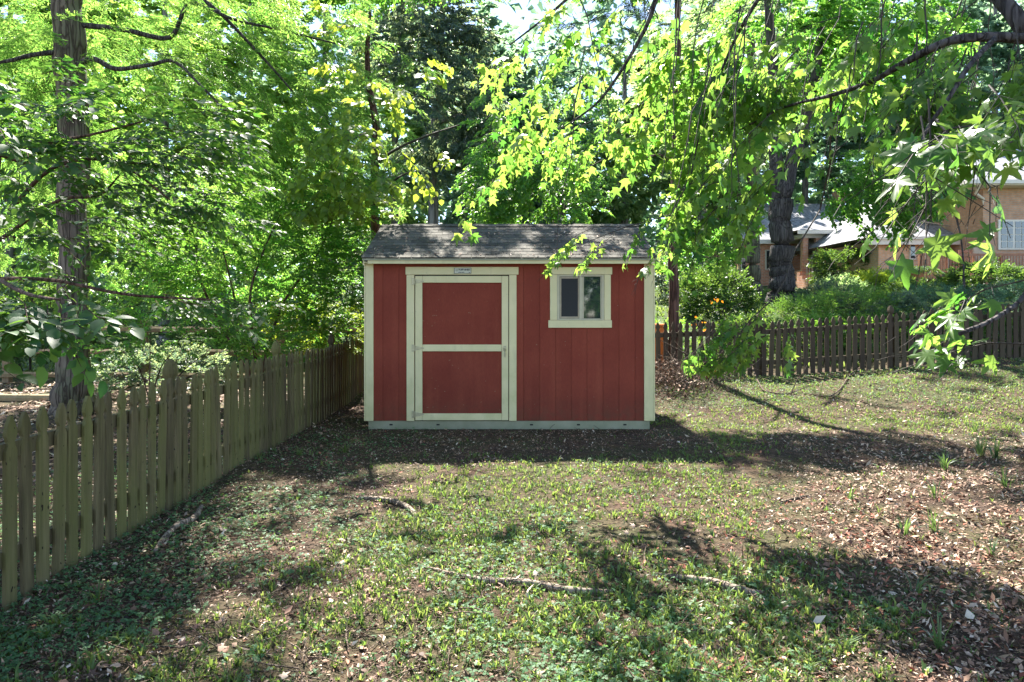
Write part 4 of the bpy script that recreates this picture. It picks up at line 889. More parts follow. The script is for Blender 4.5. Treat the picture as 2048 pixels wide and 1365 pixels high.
mt.tube([at(1400, 260, 5.6), at(1380, 360, 5.6), at(1340, 430, 5.5), at(1250, 455, 5.4), at(1160, 490, 5.2)], [.008, .006, .005, .004, .002], 5)
tag(mt.build('twigs', M['twigd'], gum), kind='stuff')

# 13. trees behind the camera, seen in the shed window
for (x, y, lab) in ((3.4, -9, 'tree behind the viewpoint mirrored in the right window pane of the shed'), (-5.5, -12, 'wide tree behind the viewpoint on the side of the left fence')):
    t = tree('yard_tree', (x, y), lab); stem(t, [Vector((x, y, 0)), Vector((x, y, 2)), Vector((x + .2, y, 5)), Vector((x, y, 8))], [.2, .17, .12, .05], M['bark1'])
    P = np.concatenate([wblob(x, y, 4.6, 3.2, 2.6, 3.2, 260), wblob(x - .4, y + 1, 2.2, 2.0, 1.5, 1.2, 60)]); crown(t, P, outdirs(P, (x, y, 4), -.2, .5), SP_BIG, QUAD, [M['under'], M['bark2']])

# ------------------------------------------------------------------ houses on the right
def hbox(t, name, a, c, Y0, Y1, z0, z1, mat, parent=None, bev=0):
    m = MB(); m.box((a - CX) / FPX * Y0, (c - CX) / FPX * Y0, Y0, Y1, z0, z1, bev=bev); return m.build(name, M[mat], parent or t)
def Zp(py, Y): return CAMZ + (CY - py) / FPX * Y
def Xp(px, Y): return (px - CX) / FPX * Y
def house_far():
    Y = 35; t = empty('brick_house', (14, 37, Hf(14, 37)), 'long low red brick house with pale shingle roof and a columned corner porch', 'house')
    z0 = Hf(14, Y) - .4; ze = Zp(482, Y)
    hbox(t, 'wall', 1476, 1612, Y, Y + 8, z0, ze, 'brickr')
    for a, c, p0, p1 in ((1482, 1491, 517, 541), (1531, 1541, 500, 540), (1586, 1594, 492, 512)):
        w = hbox(t, 'window', a, c, Y - .06, Y - .004, Zp(p1, Y), Zp(p0, Y), 'hwhite'); q = MB(); q.box(Xp(a + 1.2, Y), Xp(c - 1.2, Y), Y - .075, Y - .062, Zp(p1 - 2, Y), Zp(p0 + 2, Y)); q.build('pane', M['glass'], w)
    xl, xr = Xp(1470, Y), Xp(1760, Y); zr = Zp(408, 39); ey = Y - .5
    r = MB(); r.add([(xl, ey, ze), (xr, ey, ze), (xr, 39, zr), (xl + 2.2, 39, zr), (xl, ey + 9, ze), (xr, ey + 9, ze)], [(0, 1, 2, 3), (3, 2, 5, 4), (0, 3, 4), (1, 5, 2), (0, 4, 5, 1)]); roof = r.build('roof', M['hshingle'], t)
    hbox(t, 'fascia', 1470, 1606, ey - .03, ey - .002, ze - .2, ze + .02, 'hwhite', roof)
    # courses of shingles as shallow steps
    # porch block
    py_ = 32.0; zb = Zp(465, py_); zt = Zp(476, py_); zf = Zp(541, py_); xa, xb = Xp(1604, py_), Xp(1775, py_)
    m = MB(); m.box(xa, xb, py_, py_ + .25, zt, zb); m.box(xa, xa + .25, py_ + .251, Y - .01, zt, zb); m.build('porch_beam', M['hwhite'], t)
    m = MB(); m.box(xa, xb, py_ + .26, Y - .01, zb - .06, zb); m.build('porch_ceiling', M['hwhite'], t)
    hbox(t, 'porch_wall', 1606, 1800, Y - .3, Y - .02, z0, zb - .07, 'brickr')
    m = MB(); m.box(xa, xb, py_, Y - .31, Hf(xa, py_) - .4, zf); m.build('porch_floor', M['brickr'], t)
    for px in (1611, 1638, 1663, 1692): hbox(t, 'porch_column', px - 5.5, px + 5.5, py_ + .02, py_ + .27, zf + .002, zt - .002, 'brickr')
    hbox(t, 'downspout', 1685.5, 1689, py_ - .1, py_ - .02, zf, zt, 'hwhite'); hbox(t, 'downspout', 1602, 1604, Y - .6, Y - .5, z0, ze, 'hwhite')
    for k in range(4):
        m = MB(); m.box(Xp(1612, 31), Xp(1640, 31), py_ - .3 * (k + 1), py_ - .3 * k - .001, Hf(13.5, 31) - .3, zf - .17 * (k + .6)); m.build('step', M['brickr'], t)
    rl = MB(); rl.tube([(Xp(1612, 31), 30.9, zf + .1), (Xp(1612, 31), 30.9, zf + .1), (Xp(1634, 31.9), 31.9, zf + 1.0)], [.025] * 3, 6)
    for q in np.linspace(0, 1, 5):
        x = Xp(1612, 31) * (1 - q) + Xp(1634, 31.9) * q; rl.tube([(x, 30.9 + q, zf - .7 + .75 * q), (x, 30.9 + q, zf + .1 + .9 * q)], [.015] * 2, 5)
    rl.build('handrail', M['hwhite'], t)
    r = MB(); e0 = py_ - .45; xa -= .4; xb += .3; xm = Xp(1712, 34); zp = Zp(418, 36)
    r.add([(xa, e0, zb + .06), (xb, e0, zb + .06), (xb, 38, zb + .06), (xa, 38, zb + .06), (xm, 35.5, zp), (xm, 38, zp)], [(0, 1, 4), (0, 4, 5, 3), (1, 2, 5, 4), (0, 3, 2, 1), (3, 5, 2)]); r.build('porch_roof', M['hshingle'], t)
    m = MB(); m.box(xa, xb, e0 - .02, e0 - .002, zb - .12, zb + .05); m.build('gutter', M['hwhite'], t)
    hbox(t, 'chimney', 1677, 1690, 38.5, 39.3, Zp(420, 39), Zp(385, 39), 'brickr', roof); hbox(t, 'roof_vent', 1671, 1681, 36.4, 36.9, Zp(436, 36.4), Zp(421, 36.4), 'dgrey', roof)
    m = MB(); m.box(Xp(1716, 34.6), Xp(1720, 34.6), 34.5, 34.69, Zp(496, 34.6), Zp(486, 34.6)); m.build('wall_lantern', M['black'], t)
house_far()
def house_near():
    Y = 27.0; t = empty('brick_house', (16.5, 28, Hf(16.5, 28)), 'orange and brown brick house with grey roof and white trim at the right edge', 'house')
    ze = Zp(481, Y); z0 = Hf(15, Y) - .5
    hbox(t, 'wall', 1757, 1898, Y, Y + 6, z0, ze, 'bricko'); hbox(t, 'wall', 1898.5, 1990, Y + 1.4, Y + 6, z0, Zp(455, Y), 'brickd')
    m = MB(); m.box(Xp(1818, Y), Xp(1830, Y), Y - .05, Y - .003, Zp(520, Y), Zp(488, Y)); w = m.build('window', M['hwhite'], t); m = MB(); m.box(Xp(1820, Y), Xp(1828, Y), Y - .065, Y - .052, Zp(517, Y), Zp(491, Y)); m.build('pane', M['glass'], w)
    e = Y - .5; xl, xr = Xp(1738, e), Xp(1968, e); zr = Zp(402, 31)
    r = MB(); r.add([(xl, e, ze + .08), (xr, e, ze + .08), (xr, 31, zr), (xl + 2.6, 31, zr), (xl, 35, ze + .08), (xr, 35, ze + .08)], [(0, 1, 2, 3), (3, 2, 5, 4), (0, 3, 4), (1, 5, 2), (0, 4, 5, 1)]); rf = r.build('roof', M['hshingle'], t)
    m = MB(); m.box(xl, Xp(1934, e), e - .03, e - .002, ze - .22, ze + .07); m.build('fascia', M['hwhite'], rf); m = MB(); m.box(xl, Xp(1934, e), e - .12, e - .032, ze - .02, ze + .08); m.build('gutter', M['hwhite'], rf)
    m = MB(); m.tube([(Xp(1888, e), e - .07, ze - .05), (Xp(1894, e), e + .2, ze - .2), (Xp(1895, Y), Y - .06, ze - .3), (Xp(1895, Y), Y - .06, z0 + .6)], [.05] * 4, 8); m.build('downspout', M['hwhite'], t)
    # taller block
    Y2 = 25.2; zt = Zp(372, Y2); hbox(t, 'wall', 1966, 2230, Y2, Y2 + 8, z0, zt, 'brickd')
    e2 = Y2 - .7; xl2, xr2 = Xp(1930, e2), Xp(2260, e2); r = MB()
    r.add([(xl2, e2, zt + .05), (xr2, e2, zt + .05), (xr2, Y2 + 4, zt + 2.6), (xl2 + 3.6, Y2 + 4, zt + 2.6), (xl2, Y2 + 9, zt + .05), (xr2, Y2 + 9, zt + .05)], [(0, 1, 2, 3), (3, 2, 5, 4), (0, 3, 4), (1, 5, 2)]); r2 = r.build('roof', M['hshingle'], t)
    m = MB(); m.box(xl2, xr2, e2, Y2 + 8.9, zt - .1, zt + .045); m.build('soffit', M['hwhite'], r2); m = MB(); m.box(xl2, xr2, e2 - .12, e2 - .003, zt - .06, zt + .08); m.build('gutter', M['hwhite'], r2)
    m = MB(); m.tube([(Xp(1962, e2), e2 - .02, zt - .02), (Xp(1963, e2), e2 + .3, zt - .35), (Xp(1964, Y2), Y2 - .06, zt - .5), (Xp(1964, Y2), Y2 - .06, Zp(412, Y2))], [.055] * 4, 8); m.build('downspout', M['hwhite'], t)
    w = hbox(t, 'window', 1997, 2075, Y2 - .06, Y2 - .004, Zp(500, Y2), Zp(440, Y2), 'hwhite')
    for c in range(4):
        for rr_ in range(4):
            a = 2000 + c * 12.5 + (3 if c > 1 else 0) + (0); b0 = 444 + rr_ * 13.5; m = MB(); m.box(Xp(a, Y2), Xp(a + 10.5, Y2), Y2 - .075, Y2 - .062, Zp(b0 + 12, Y2), Zp(b0, Y2)); m.build('pane', M['glass'], w)
    d = hbox(t, 'door', 1916, 1936, Y + 1.33, Y + 1.398, Zp(545, Y + 1.3), Zp(470, Y + 1.3), 'dgrey')
    # deck
    D = 24.0; zf = Zp(573, D); zr_ = Zp(510, D); xa, xb = Xp(1841, D), Xp(2110, D)
    dk = empty('wooden_deck', (xa, D, zf), 'raised reddish wooden deck with slatted railing beside the brick house', 'deck')
    nb_ = int((xb - xa) / .14)
    for i in range(int((25.15 - D) / .14)):
        m = MB(); m.box(xa, xb, D + .02 + i * .14, D + .02 + i * .14 + .132, zf - .04, zf); m.build('deck_board', M['deck'], dk)
    m = MB(); m.box(xa, xb, D - .02, D + .012, zf - .24, zf - .045); m.build('rim_joist', M['deck'], dk)
    for zz in (zr_, zf + .12): m = MB(); m.box(xa, xb, D - .03, D + .03, zz - .04, zz + .04); m.build('rail', M['deck'], dk)
    for x in np.arange(xa + .09, xb, .105): m = MB(); m.box(x - .019, x + .019, D - .049, D - .031, zf + .05, zr_ - .045); m.build('baluster', M['deck'], dk)
    for px in (1843, 1895, 1950, 2005, 2060): m = MB(); x = Xp(px, D); m.box(x - .045, x + .045, D + .031, D + .12, Hf(x, D) - .2, zr_ + .05); m.build('post', M['deck'], dk)
    lt = MB(); lz0, lz1 = Hf(xa, D) - .1, zf - .25
    for x in np.arange(xa - .6, xb, .11):
        for s in (1, -1):
            a = Vector((x, D + .0 + .006 * s, lz0)); b_ = Vector((x + s * (lz1 - lz0), D + .006 * s, lz1)); lt.bar(a, b_, .011, 4)
    lt.build('lattice', M['rail'], dk)
    # things on and by the deck
    ac = empty('air_conditioner', (Xp(1801, 24.8), 24.8, Hf(Xp(1801, 24.8), 24.8)), 'dark blue grey air conditioning unit beside the potted palm', 'air conditioner'); za = Zp(556, 24.8); zt_ = Zp(525, 24.8)
    m = MB(); m.box(Xp(1789, 24.6), Xp(1814, 24.6), 24.5, 25.0, za - .3, zt_ - .05, bev=.02); m.build('cabinet', M['acu'], ac); m = MB(); m.box(Xp(1788, 24.6), Xp(1815, 24.6), 24.48, 25.02, zt_ - .049, zt_, bev=.01); m.build('lid', M['hwhite'], ac)
    for k in range(5): m = MB(); m.box(Xp(1791, 24.6), Xp(1812, 24.6), 24.485, 24.498, za + .08 * k, za + .08 * k + .03); m.build('louvre', M['black'], ac)
    X = Xp(1832, 23.6); zq = Zp(565, 23.6); pt = empty('potted_palm', (X, 23.6, zq), 'potted palm in a terracotta pot beside the deck', 'plant'); m = MB(); m.tube([(X, 23.6, zq - .3), (X, 23.6, zq), (X, 23.6, zq + .3), (X, 23.6, zq + .36)], [.16, .2, .25, .27], 14); m.build('pot', M['pot'], pt, True)
    for k in range(14):
        a = k * 2.4; q = Soup(); dv = np.array([math.cos(a), math.sin(a), 0]); st = np.array([X, 23.6, zq + .36]); pts = [st + dv * (.7 * tt) + np.array([0, 0, .75 * tt - .75 * tt * tt]) for tt in np.linspace(0, 1, 7)]
        V, F = tube(pts, [.01] * 7, 3); q.add(V, F, 0); T = np.array([p for p in pts[1:] for _ in (0, 1, 2, 3)]); A = np.array([dv * .6 + np.cross(dv, [0, 0, 1]) * s + np.array([0, 0, -.3]) for _ in pts[1:] for s in (1, -1, .6, -.6)]); q.inst(*NARROW, T, frames(A, np.tile([0, 0, 1.], (len(A), 1))), np.full(len(A), .3), 0); q.build('frond', [M['shrub']], pt)
    X = Xp(1938, 24.6); ch = empty('deck_chair', (X, 24.6, zf), 'reddish wooden chair standing on the deck', 'chair')
    for sx in (-.22, .22):
        for sy in (-.2, .2): m = MB(); m.box(X + sx - .025, X + sx + .025, 24.6 + sy - .025, 24.6 + sy + .025, zf, zf + (1.35 if sy > 0 else .75)); m.build('leg', M['deck'], ch)
    m = MB(); m.box(X - .26, X + .26, 24.37, 24.83, zf + .755, zf + .80); m.build('seat', M['deck'], ch)
    for k in range(4): m = MB(); m.box(X - .19, X + .19, 24.79, 24.81, zf + .86 + k * .13, zf + .95 + k * .13); m.build('back_slat', M['deck'], ch)
    X = Xp(1972, 24.7); gr = empty('patio_chair', (X, 24.7, zf), 'tan high backed patio chair on the deck by the window', 'chair')
    m = MB(); m.box(X - .28, X + .28, 24.45, 24.95, zf + .62, zf + .70, bev=.02); m.build('seat', M['tan'], gr)
    m = MB(); m.box(X - .28, X + .28, 24.96, 25.02, zf + .70, zf + 1.45, bev=.02); m.build('backrest', M['tan'], gr)
    for sx in (-.24, .24):
        for yy in (24.5, 24.9): m = MB(); m.box(X + sx - .02, X + sx + .02, yy - .02, yy + .02, zf, zf + .618); m.build('leg', M['black'], gr)
house_near()
X = Xp(1651, 30.2); bn = empty('wheeled_bin', (X, 30.2, Hf(X, 30.2)), 'dark wheeled bin by the brick porch steps', 'bin'); z = Zp(567, 30.2)
m = MB(); m.quadprism([(X - .32, 30, z), (X + .32, 30, z), (X + .38, 30, z + .75), (X - .38, 30, z + .75)], (0, .6, 0)); m.build('body', M['dgrey'], bn); m = MB(); m.box(X - .42, X + .42, 29.95, 30.65, z + .752, z + .82, bev=.02); m.build('lid', M['acu'], bn)

# ------------------------------------------------------------------ shrubs beyond the back fence
SP_SH = [make_spray(.3, 16, .05, .05, .003, .0, 1.0, seed=120 + i, far=True, side_twigs=3, flat=.7, r0=.003) for i in range(4)]
def shrub(name, px, py, Y, rx, ry, mat, label, n=None, leaf=QUAD, size=1.0, rY=None, cat='shrub', group=None, pitch=.35, box=False):
    c = at(px, py, Y); w = rx / FPX * Y; h = ry / FPX * Y; g = Hf(c.x, c.y)
    t = empty(name, (c.x, c.y, g), label, cat, group)
    for k in range(3):
        trunk_mesh([Vector((c.x + .1 * k - .1, c.y, g - .1)), Vector((c.x + w * .3 * (k - 1), c.y, (g + c.z) / 2)), Vector((c.x + w * .6 * (k - 1), c.y, c.z))], [.03, .02, .01], 5, .05, 'stem', M['twigd'], t, 3)
    n = n or int(60 * w * h * 4 / size ** 2) + 30; dy = rY or min(w, 1.0)
    v = rng.normal(0, 1, (n, 3)); v /= np.linalg.norm(v, axis=1)[:, None]
    if box: v = np.clip(v * 1.7, -1, 1)
    lump = 1 + .14 * np.sin(v[:, 0] * 5 + c.x) * np.cos(v[:, 2] * 4 + c.y) + rng.normal(0, .05, n)
    P = np.array(c) + v * np.array([w, dy, h]) * (lump * rng.uniform(.72, .96, n))[:, None]; P[:, 2] = np.maximum(P[:, 2], g + .03)
    D = v + rng.normal(0, .35, v.shape); D[:, 2] += pitch
    crown(t, P, D / np.linalg.norm(D, axis=1)[:, None], SP_SH, leaf, [M[mat], M['twigd']], 'foliage', scale=rng.uniform(.8, 1.2, n) * size)
    core = MB(); V, F = tube([(c.x, c.y, c.z - h * .6), (c.x, c.y, c.z - h * .2), (c.x, c.y, c.z + h * .3), (c.x, c.y, c.z + h * .55)], [w * .4, w * .6, w * .5, w * .15], 8)
    return t
shrub('clipped_hedge', 1700, 538, 28.5, 52, 20, 'shrub', 'clipped dark green hedge in front of the columned brick porch', 520, size=1.5, box=True, rY=.6, cat='hedge')
shrub('flowering_shrub', 1685, 595, 22, 42, 28, 'far', 'pale speckled shrub right of the forked trunk below the clipped hedge', 330, size=1.2)
shrub('lime_shrub', 1748, 578, 22.5, 38, 22, 'chart', 'lime yellow shrub in the sunny bed below the clipped hedge', 300, size=1.2)
shrub('green_shrub', 1785, 575, 23, 22, 16, 'fern', 'medium green rounded shrub between the lime shrub and the potted palm', 200, size=1.2)
shrub('green_shrub', 1815, 598, 20, 45, 20, 'shrub', 'low dark shrub below the terracotta pot', 220, size=1.1)
shrub('round_shrub', 1968, 570, 19.5, 58, 26, 'shrub', 'large dark rounded evergreen shrub in front of the deck railing', 520, size=1.2)
shrub('round_shrub', 1885, 588, 20.5, 34, 15, 'shrub', 'smaller grey green rounded shrub left of the large evergreen by the deck', 230, size=1.1)
shrub('feathery_shrub', 1700, 622, 15.2, 90, 28, 'fern', 'wide feathery bright green shrub just behind the back fence post', 420, leaf=NARROW, size=1.0)
shrub('feathery_shrub', 1600, 630, 15, 55, 22, 'fern', 'feathery bright green shrub at the foot of the forked trunk', 240, leaf=NARROW, size=1.0)
shrub('bluegreen_shrub', 1900, 612, 16, 100, 26, 'blueg', 'spreading blue green juniper behind the right part of the back fence', 420, leaf=NARROW, size=1.0)
shrub('bluegreen_shrub', 2060, 600, 16, 70, 26, 'blueg', 'blue green juniper at the right edge behind the back fence', 240, leaf=NARROW, size=1.0)
shrub('dark_shrub', 1660, 605, 17, 50, 24, 'dark', 'small dark holly between the forked trunk and the pale speckled shrub', 260, size=1.0)
shrub('dark_shrub', 1800, 625, 14.8, 30, 18, 'dark', 'small dark blue green shrub right of the back fence post', 150, size=.9)
shrub('woodland_shrub', 1430, 600, 17, 65, 42, 'shrub', 'dark leafy shrub filling the gap left of the forked trunk', 520, size=1.2)
shrub('woodland_shrub', 1405, 520, 20, 50, 55, 'under', 'tall light green shrub above the dark leafy one left of the forked trunk', 420, size=1.4)
shrub('woodland_shrub', 1330, 560, 22, 25, 50, 'dark', 'dark bluish shrub seen just past the right corner of the shed', 200, size=1.4)
shrub('hedge_shrub', 1325, 680, 14.2, 50, 30, 'fern', 'low green planting behind the pickets nearest the shed', 160, size=.9)
for px, lab in ((1500, 'low planting behind the pickets below the forked trunk'), (1620, 'low planting behind the pickets left of the fence post'), (1740, 'low planting behind the pickets left of centre of the back fence'), (1860, 'low planting behind the pickets under the blue green juniper'), (1980, 'low planting behind the pickets at the right edge')):
    shrub('border_plant', px, 672, 14.2, 62, 26, random.choice(['fern', 'shrub']), lab, 190, size=.9)
# bare soil bed plants, left neighbour
shrub('ground_plant', 330, 745, 12.4, 120, 30, 'dark', 'dark low plants under the bush between the oak and the rail fence', 320, size=1.0)
shrub('laurel_bush', 60, 640, 14.5, 120, 55, 'shrub', 'dark laurel bush behind the split rail fence at the far left', 420, size=1.3)
shrub('laurel_bush', 300, 650, 15.5, 150, 60, 'shrub', 'dark laurel bush behind the split rail fence right of the oak trunk', 520, size=1.3)
shrub('laurel_bush', 560, 640, 16, 150, 60, 'under', 'lighter green bush behind the rail fence under the young tree', 520, size=1.3)
shrub('holly_bush', 705, 560, 15, 45, 90, 'dark', 'dark blue green holly just left of the shed corner board', 380, size=1.2)
# nandina with orange tips and pale ornamental grass
shrub('nandina', 1420, 640, 12.9, 45, 40, 'shrub', 'spindly nandina with some orange leaves at the back fence', 90, size=1.0)
P = blob_points([(1400, 650, 12.7, 20, 36, .15, 12), (1440, 600, 12.8, 22, 6, .15, 7)]); s_ = Soup(); s_.inst(*OVAL, P, frames(rng.normal(0, 1, P.shape) + [0, 0, -1], rng.normal(0, 1, P.shape)), rng.uniform(.05, .09, len(P)), 0)
s_.build('orange_leaves', [M['orange']], [o for o in C.objects if o.name.startswith('nandina')][0])
def grass_clump(name, x, y, h, n, mat, label, spread=.5, w=.008, group=None, cat='plant'):
    z = Hf(x, y); t = Soup(); a = rng.uniform(0, 6.28, n); ln = rng.uniform(.6, 1.1, n) * h; lean = rng.uniform(.15, 1, n) * spread * h
    for i in range(n):
        d = np.array([math.cos(a[i]), math.sin(a[i]), 0]); s = np.array([-d[1], d[0], 0]); V = []; b0 = np.array([x, y, z]) + d * rng.uniform(0, .03 + h * .05)
        for q, ww in ((0, 1), (.35, 1), (.7, .8), (1, .05)):
            c = b0 + d * lean[i] * q * q + np.array([0, 0, ln[i] * (q - .38 * q * q * (lean[i] / h + .3))]); V += [c - s * w * ww, c + s * w * ww]
        t.add(np.array(V), np.array([(0, 1, 3), (0, 3, 2), (2, 3, 5), (2, 5, 4), (4, 5, 7), (4, 7, 6)]), 0)
    o = t.build(name, [M[mat]]); return tag(o, label, cat, group)
grass_clump('ornamental_grass', 3.05, 14.4, .95, 170, 'plume', 'clump of pale straw coloured grass behind the first pickets right of the shed', .8, .008)
m = MB(); m.box(2.7, 3.0, 13.3, 13.6, Hf(2.9, 13.4) - .02, Hf(2.9, 13.4) + .80, bev=.01); m.box(2.69, 3.01, 13.29, 13.61, Hf(2.9, 13.4) + .803, Hf(2.9, 13.4) + .86, bev=.008)
tag(m.build('plastic_box', M['orangep']), 'bright orange plastic box behind the first pickets right of the shed', 'box')

# ------------------------------------------------------------------ ground cover
def scatter(n, y0=2.5, y1=12.4, power=1.0):
    """points in the part of the yard in view, denser near the camera"""
    u = rng.uniform(0, 1, n); y = y0 + (y1 - y0) * u ** power; x = rng.uniform(-.80, .80, n) * y
    x = np.clip(x, -99, 99); ok = (x > XL - 1.8) & ~((np.abs(x + .03) < 1.86) & (y > 8.66) & (y < 11.2)) & (x < 9.6); return x[ok], y[ok]
def green_map(x, y):
    g = .55 * vnoise(x, y, .7, 1) + .3 * vnoise(x, y, 1.9, 2) + .25 * vnoise(x, y, 5, 3)
    g -= .62 * ss(1.0, 2.4, x - (y - 3) * .25) * (1 - ss(7.5, 9, y))       # leaf litter at the right
    g -= .32 * (1 - ss(-2.2, -1.1, x)) * ss(3.0, 4.2, y)                    # bare strip by the fence
    g -= .24 * ss(7.1, 8.0, y) * (1 - ss(8.7, 9.4, y)) * (np.abs(x) < 2.3)  # bare in front of the shed
    g -= .14 * (1 - ss(-1.6, .2, x)) * ss(4, 5, y); g += .10 * ss(11.0, 11.8, y) + .12 * np.exp(-((x - 1) ** 2 / 2 + (y - 5) ** 2 / 3)); return g
def tuft_template(n, h, seed, w=.0045, lean=.7):
    r = np.random.default_rng(seed); t = Soup()
    for i in range(n):
        a = r.uniform(0, 6.28); d = np.array([math.cos(a), math.sin(a), 0]); s = np.array([-d[1], d[0], 0]); hh = h * r.uniform(.6, 1.1); l = hh * lean * r.uniform(.3, 1.2); b = d * r.uniform(0, .008)
        P = [b, b + d * l * .3 + [0, 0, hh * .6], b + d * l + [0, 0, hh * r.uniform(.75, 1)]]
        V = np.array([P[0] - s * w, P[0] + s * w, P[1] + s * w * .95, P[1] - s * w * .95, P[2]]); t.add(V, np.array([(0, 1, 2), (0, 2, 3), (3, 2, 4)]), 0)
    return np.concatenate(t.V), np.concatenate(t.F)
def rotz(n, tilt=.15):
    a = rng.uniform(0, 6.28, n); A = np.stack([np.cos(a), np.sin(a), rng.normal(0, tilt, n)], -1); N = np.tile([0, 0, 1.], (n, 1)) + rng.normal(0, tilt, (n, 3)); return frames(A, N)
def ground_cover():
    x, y = scatter(150000, power=1.2); g = green_map(x, y); k = rng.uniform(0, 1, len(x)) < np.clip((g - .33 + .35 * (vnoise(x, y, 11, 44) - .5)) * 2.0, .02, .7); x, y = x[k], y[k]
    T = np.stack([x, y, H(x, y) - .004], -1); s = Soup(); tm = [tuft_template(5, .058, i, .0034, .8) for i in range(5)] + [tuft_template(4, .04, 9, .005, 1.0)]; w = rng.integers(0, 6, len(x))
    for i in range(6): q = w == i; s.inst(*tm[i], T[q], rotz(q.sum(), .12), np.clip(rng.lognormal(-.52, .36, q.sum()), .3, 1.5), 0)
    tag(s.build('grass', [M['grass']]), 'short sparse grass tufts growing across the yard in front of the shed', 'grass', kind='stuff')
    # clover and small broad leaves
    x, y = scatter(90000, power=1.25); g = .13 + green_map(x + 3.3, y - 1.7) + .30 * (1 - ss(-.5, 2, x)) * (1 - ss(4, 6, y)) + .2 * (green_map(x, y) - .3); k = rng.uniform(0, 1, len(x)) < np.clip((g - .36) * 1.9, .01, .9); x, y = x[k], y[k]
    lf = [(c[0] * np.array([1, 1, 1.]), c[1]) for c in [ovate_leaf(.85, .05, .12, lo=True)]]; tv = []
    base = lf[0]; tt = Soup()
    for a in (0, 2.1, 4.2):
        R = np.array([[math.cos(a), -math.sin(a), 0], [math.sin(a), math.cos(a), 0], [0, 0, 1]]); tt.add(base[0] @ R.T + [0, 0, .0], base[1], 0)
    CV, CF = np.concatenate(tt.V), np.concatenate(tt.F); s = Soup(); n = len(x); T = np.stack([x, y, H(x, y) + rng.uniform(.01, .045, n)], -1)
    s.inst(CV, CF, T, rotz(n, .35), rng.uniform(.008, .020, n), 0)
    tag(s.build('clover', [M['clover']]), 'low clover and small broad leaved weeds between the grass tufts', 'weeds', kind='stuff')
    # dry leaves
    x, y = scatter(125000, power=1.15); g = .62 - green_map(x, y) + .75 * (vnoise(x, y, 1.3, 8) - .4) + .35 * (vnoise(x, y, 4.1, 18) - .5); k = rng.uniform(0, 1, len(x)) < np.clip(g * 1.35 + .1, .08, 1); x, y = x[k], y[k]; n = len(x); LS = rng.lognormal(-4.05, .42, n) * (1 + .55 * ss(1.2, 2.6, x - (y - 3) * .25))
    T = np.stack([x, y, H(x, y) + rng.uniform(.002, .02, n)], -1); s = Soup(); cur = [ovate_leaf(.45, .3, -.25, lo=True), ovate_leaf(.6, -.25, .3, lo=True), ovate_leaf(.3, .2, -.4, lo=True)]; w = rng.choice(4, n, p=[.33, .32, .32, .03])
    for i in range(3): q = (w == i); s.inst(*cur[i], T[q], rotz(q.sum(), .5), LS[q], 0)
    q = w == 3; s.inst(*STAR[0], T[q], rotz(q.sum(), .42), rng.uniform(.025, .055, q.sum()), 0)
    redm = vnoise(x, y, .9, 21)
    tag(s.build('leaf_litter', [M['litter']]), 'brown dry leaves scattered over the yard, thickest at the right', 'dry leaves', kind='stuff')
    x, y = scatter(16000); k = (np.exp(-((x - 2.2) ** 2 / 1.1 + (y - 4.7) ** 2 / 2.0)) + .5 * np.exp(-((x - .9) ** 2 / .3 + (y - 3.0) ** 2 / .1)) + .03) > rng.uniform(0, 1, len(x)); x, y = x[k], y[k]; n = len(x)
    s = Soup(); s.inst(*cur[0], np.stack([x, y, H(x, y) + rng.uniform(.004, .018, n)], -1), rotz(n, .4), rng.uniform(.02, .05, n), 0)
    tag(s.build('red_leaf_litter', [M['redlit']]), 'rust red dry leaves in a patch right of the middle of the yard', 'dry leaves', kind='stuff')
    # thin twigs and straw
    x, y = scatter(14000, power=1.2); n = len(x); s = Soup(); V = np.array([(0, 0, 0), (0, .0022, .001), (1, .05, .03), (1, .048, .034), (.5, -.02, .02), (.5, -.017, .024)]); tb, tf = tube([(0, 0, 0), (.4, .03, .03), (1, -.03, .01)], [.02, .018, .01], 3, caps=False)
    s.inst(tb, tf, np.stack([x, y, H(x, y) + rng.uniform(.003, .02, n)], -1), rotz(n, .12), rng.uniform(.04, .15, n) * rng.choice([.6, 1, 1.5], n), 0)
    tag(s.build('straw', [M['twig']]), 'thin dry twigs and straw strewn over the whole yard', 'twigs', kind='stuff')
    # neighbour's leafy ground at the left beyond the fence, lawn beyond
    n = 9000; x = rng.uniform(-12, -2.8, n); y = rng.uniform(6, 12.8, n); s = Soup(); s.inst(*cur[1], np.stack([x, y, H(x, y) + rng.uniform(.004, .03, n)], -1), rotz(n, .4), rng.uniform(.05, .1, n), 0)
    tag(s.build('leaf_litter', [M['litter']]), 'brown dry leaves on the bare ground beyond the left picket fence', 'dry leaves', kind='stuff')
    n = 14000; x = np.concatenate([rng.uniform(-22, -3, n // 2), rng.uniform(3, 20, n // 2)]); y = np.concatenate([rng.uniform(14, 26, n // 2), rng.uniform(12.8, 28, n // 2)]); s = Soup(); T = np.stack([x, y, H(x, y) - .01], -1)
    s.inst(*tuft_template(4, .13, 33, .012, .6), T, rotz(n, .1), rng.uniform(.7, 1.4, n), 0)
    tag(s.build('lawn', [M['grass']]), 'bright green lawn grass of the neighbouring gardens beyond both fences', 'lawn', kind='stuff')
ground_cover()
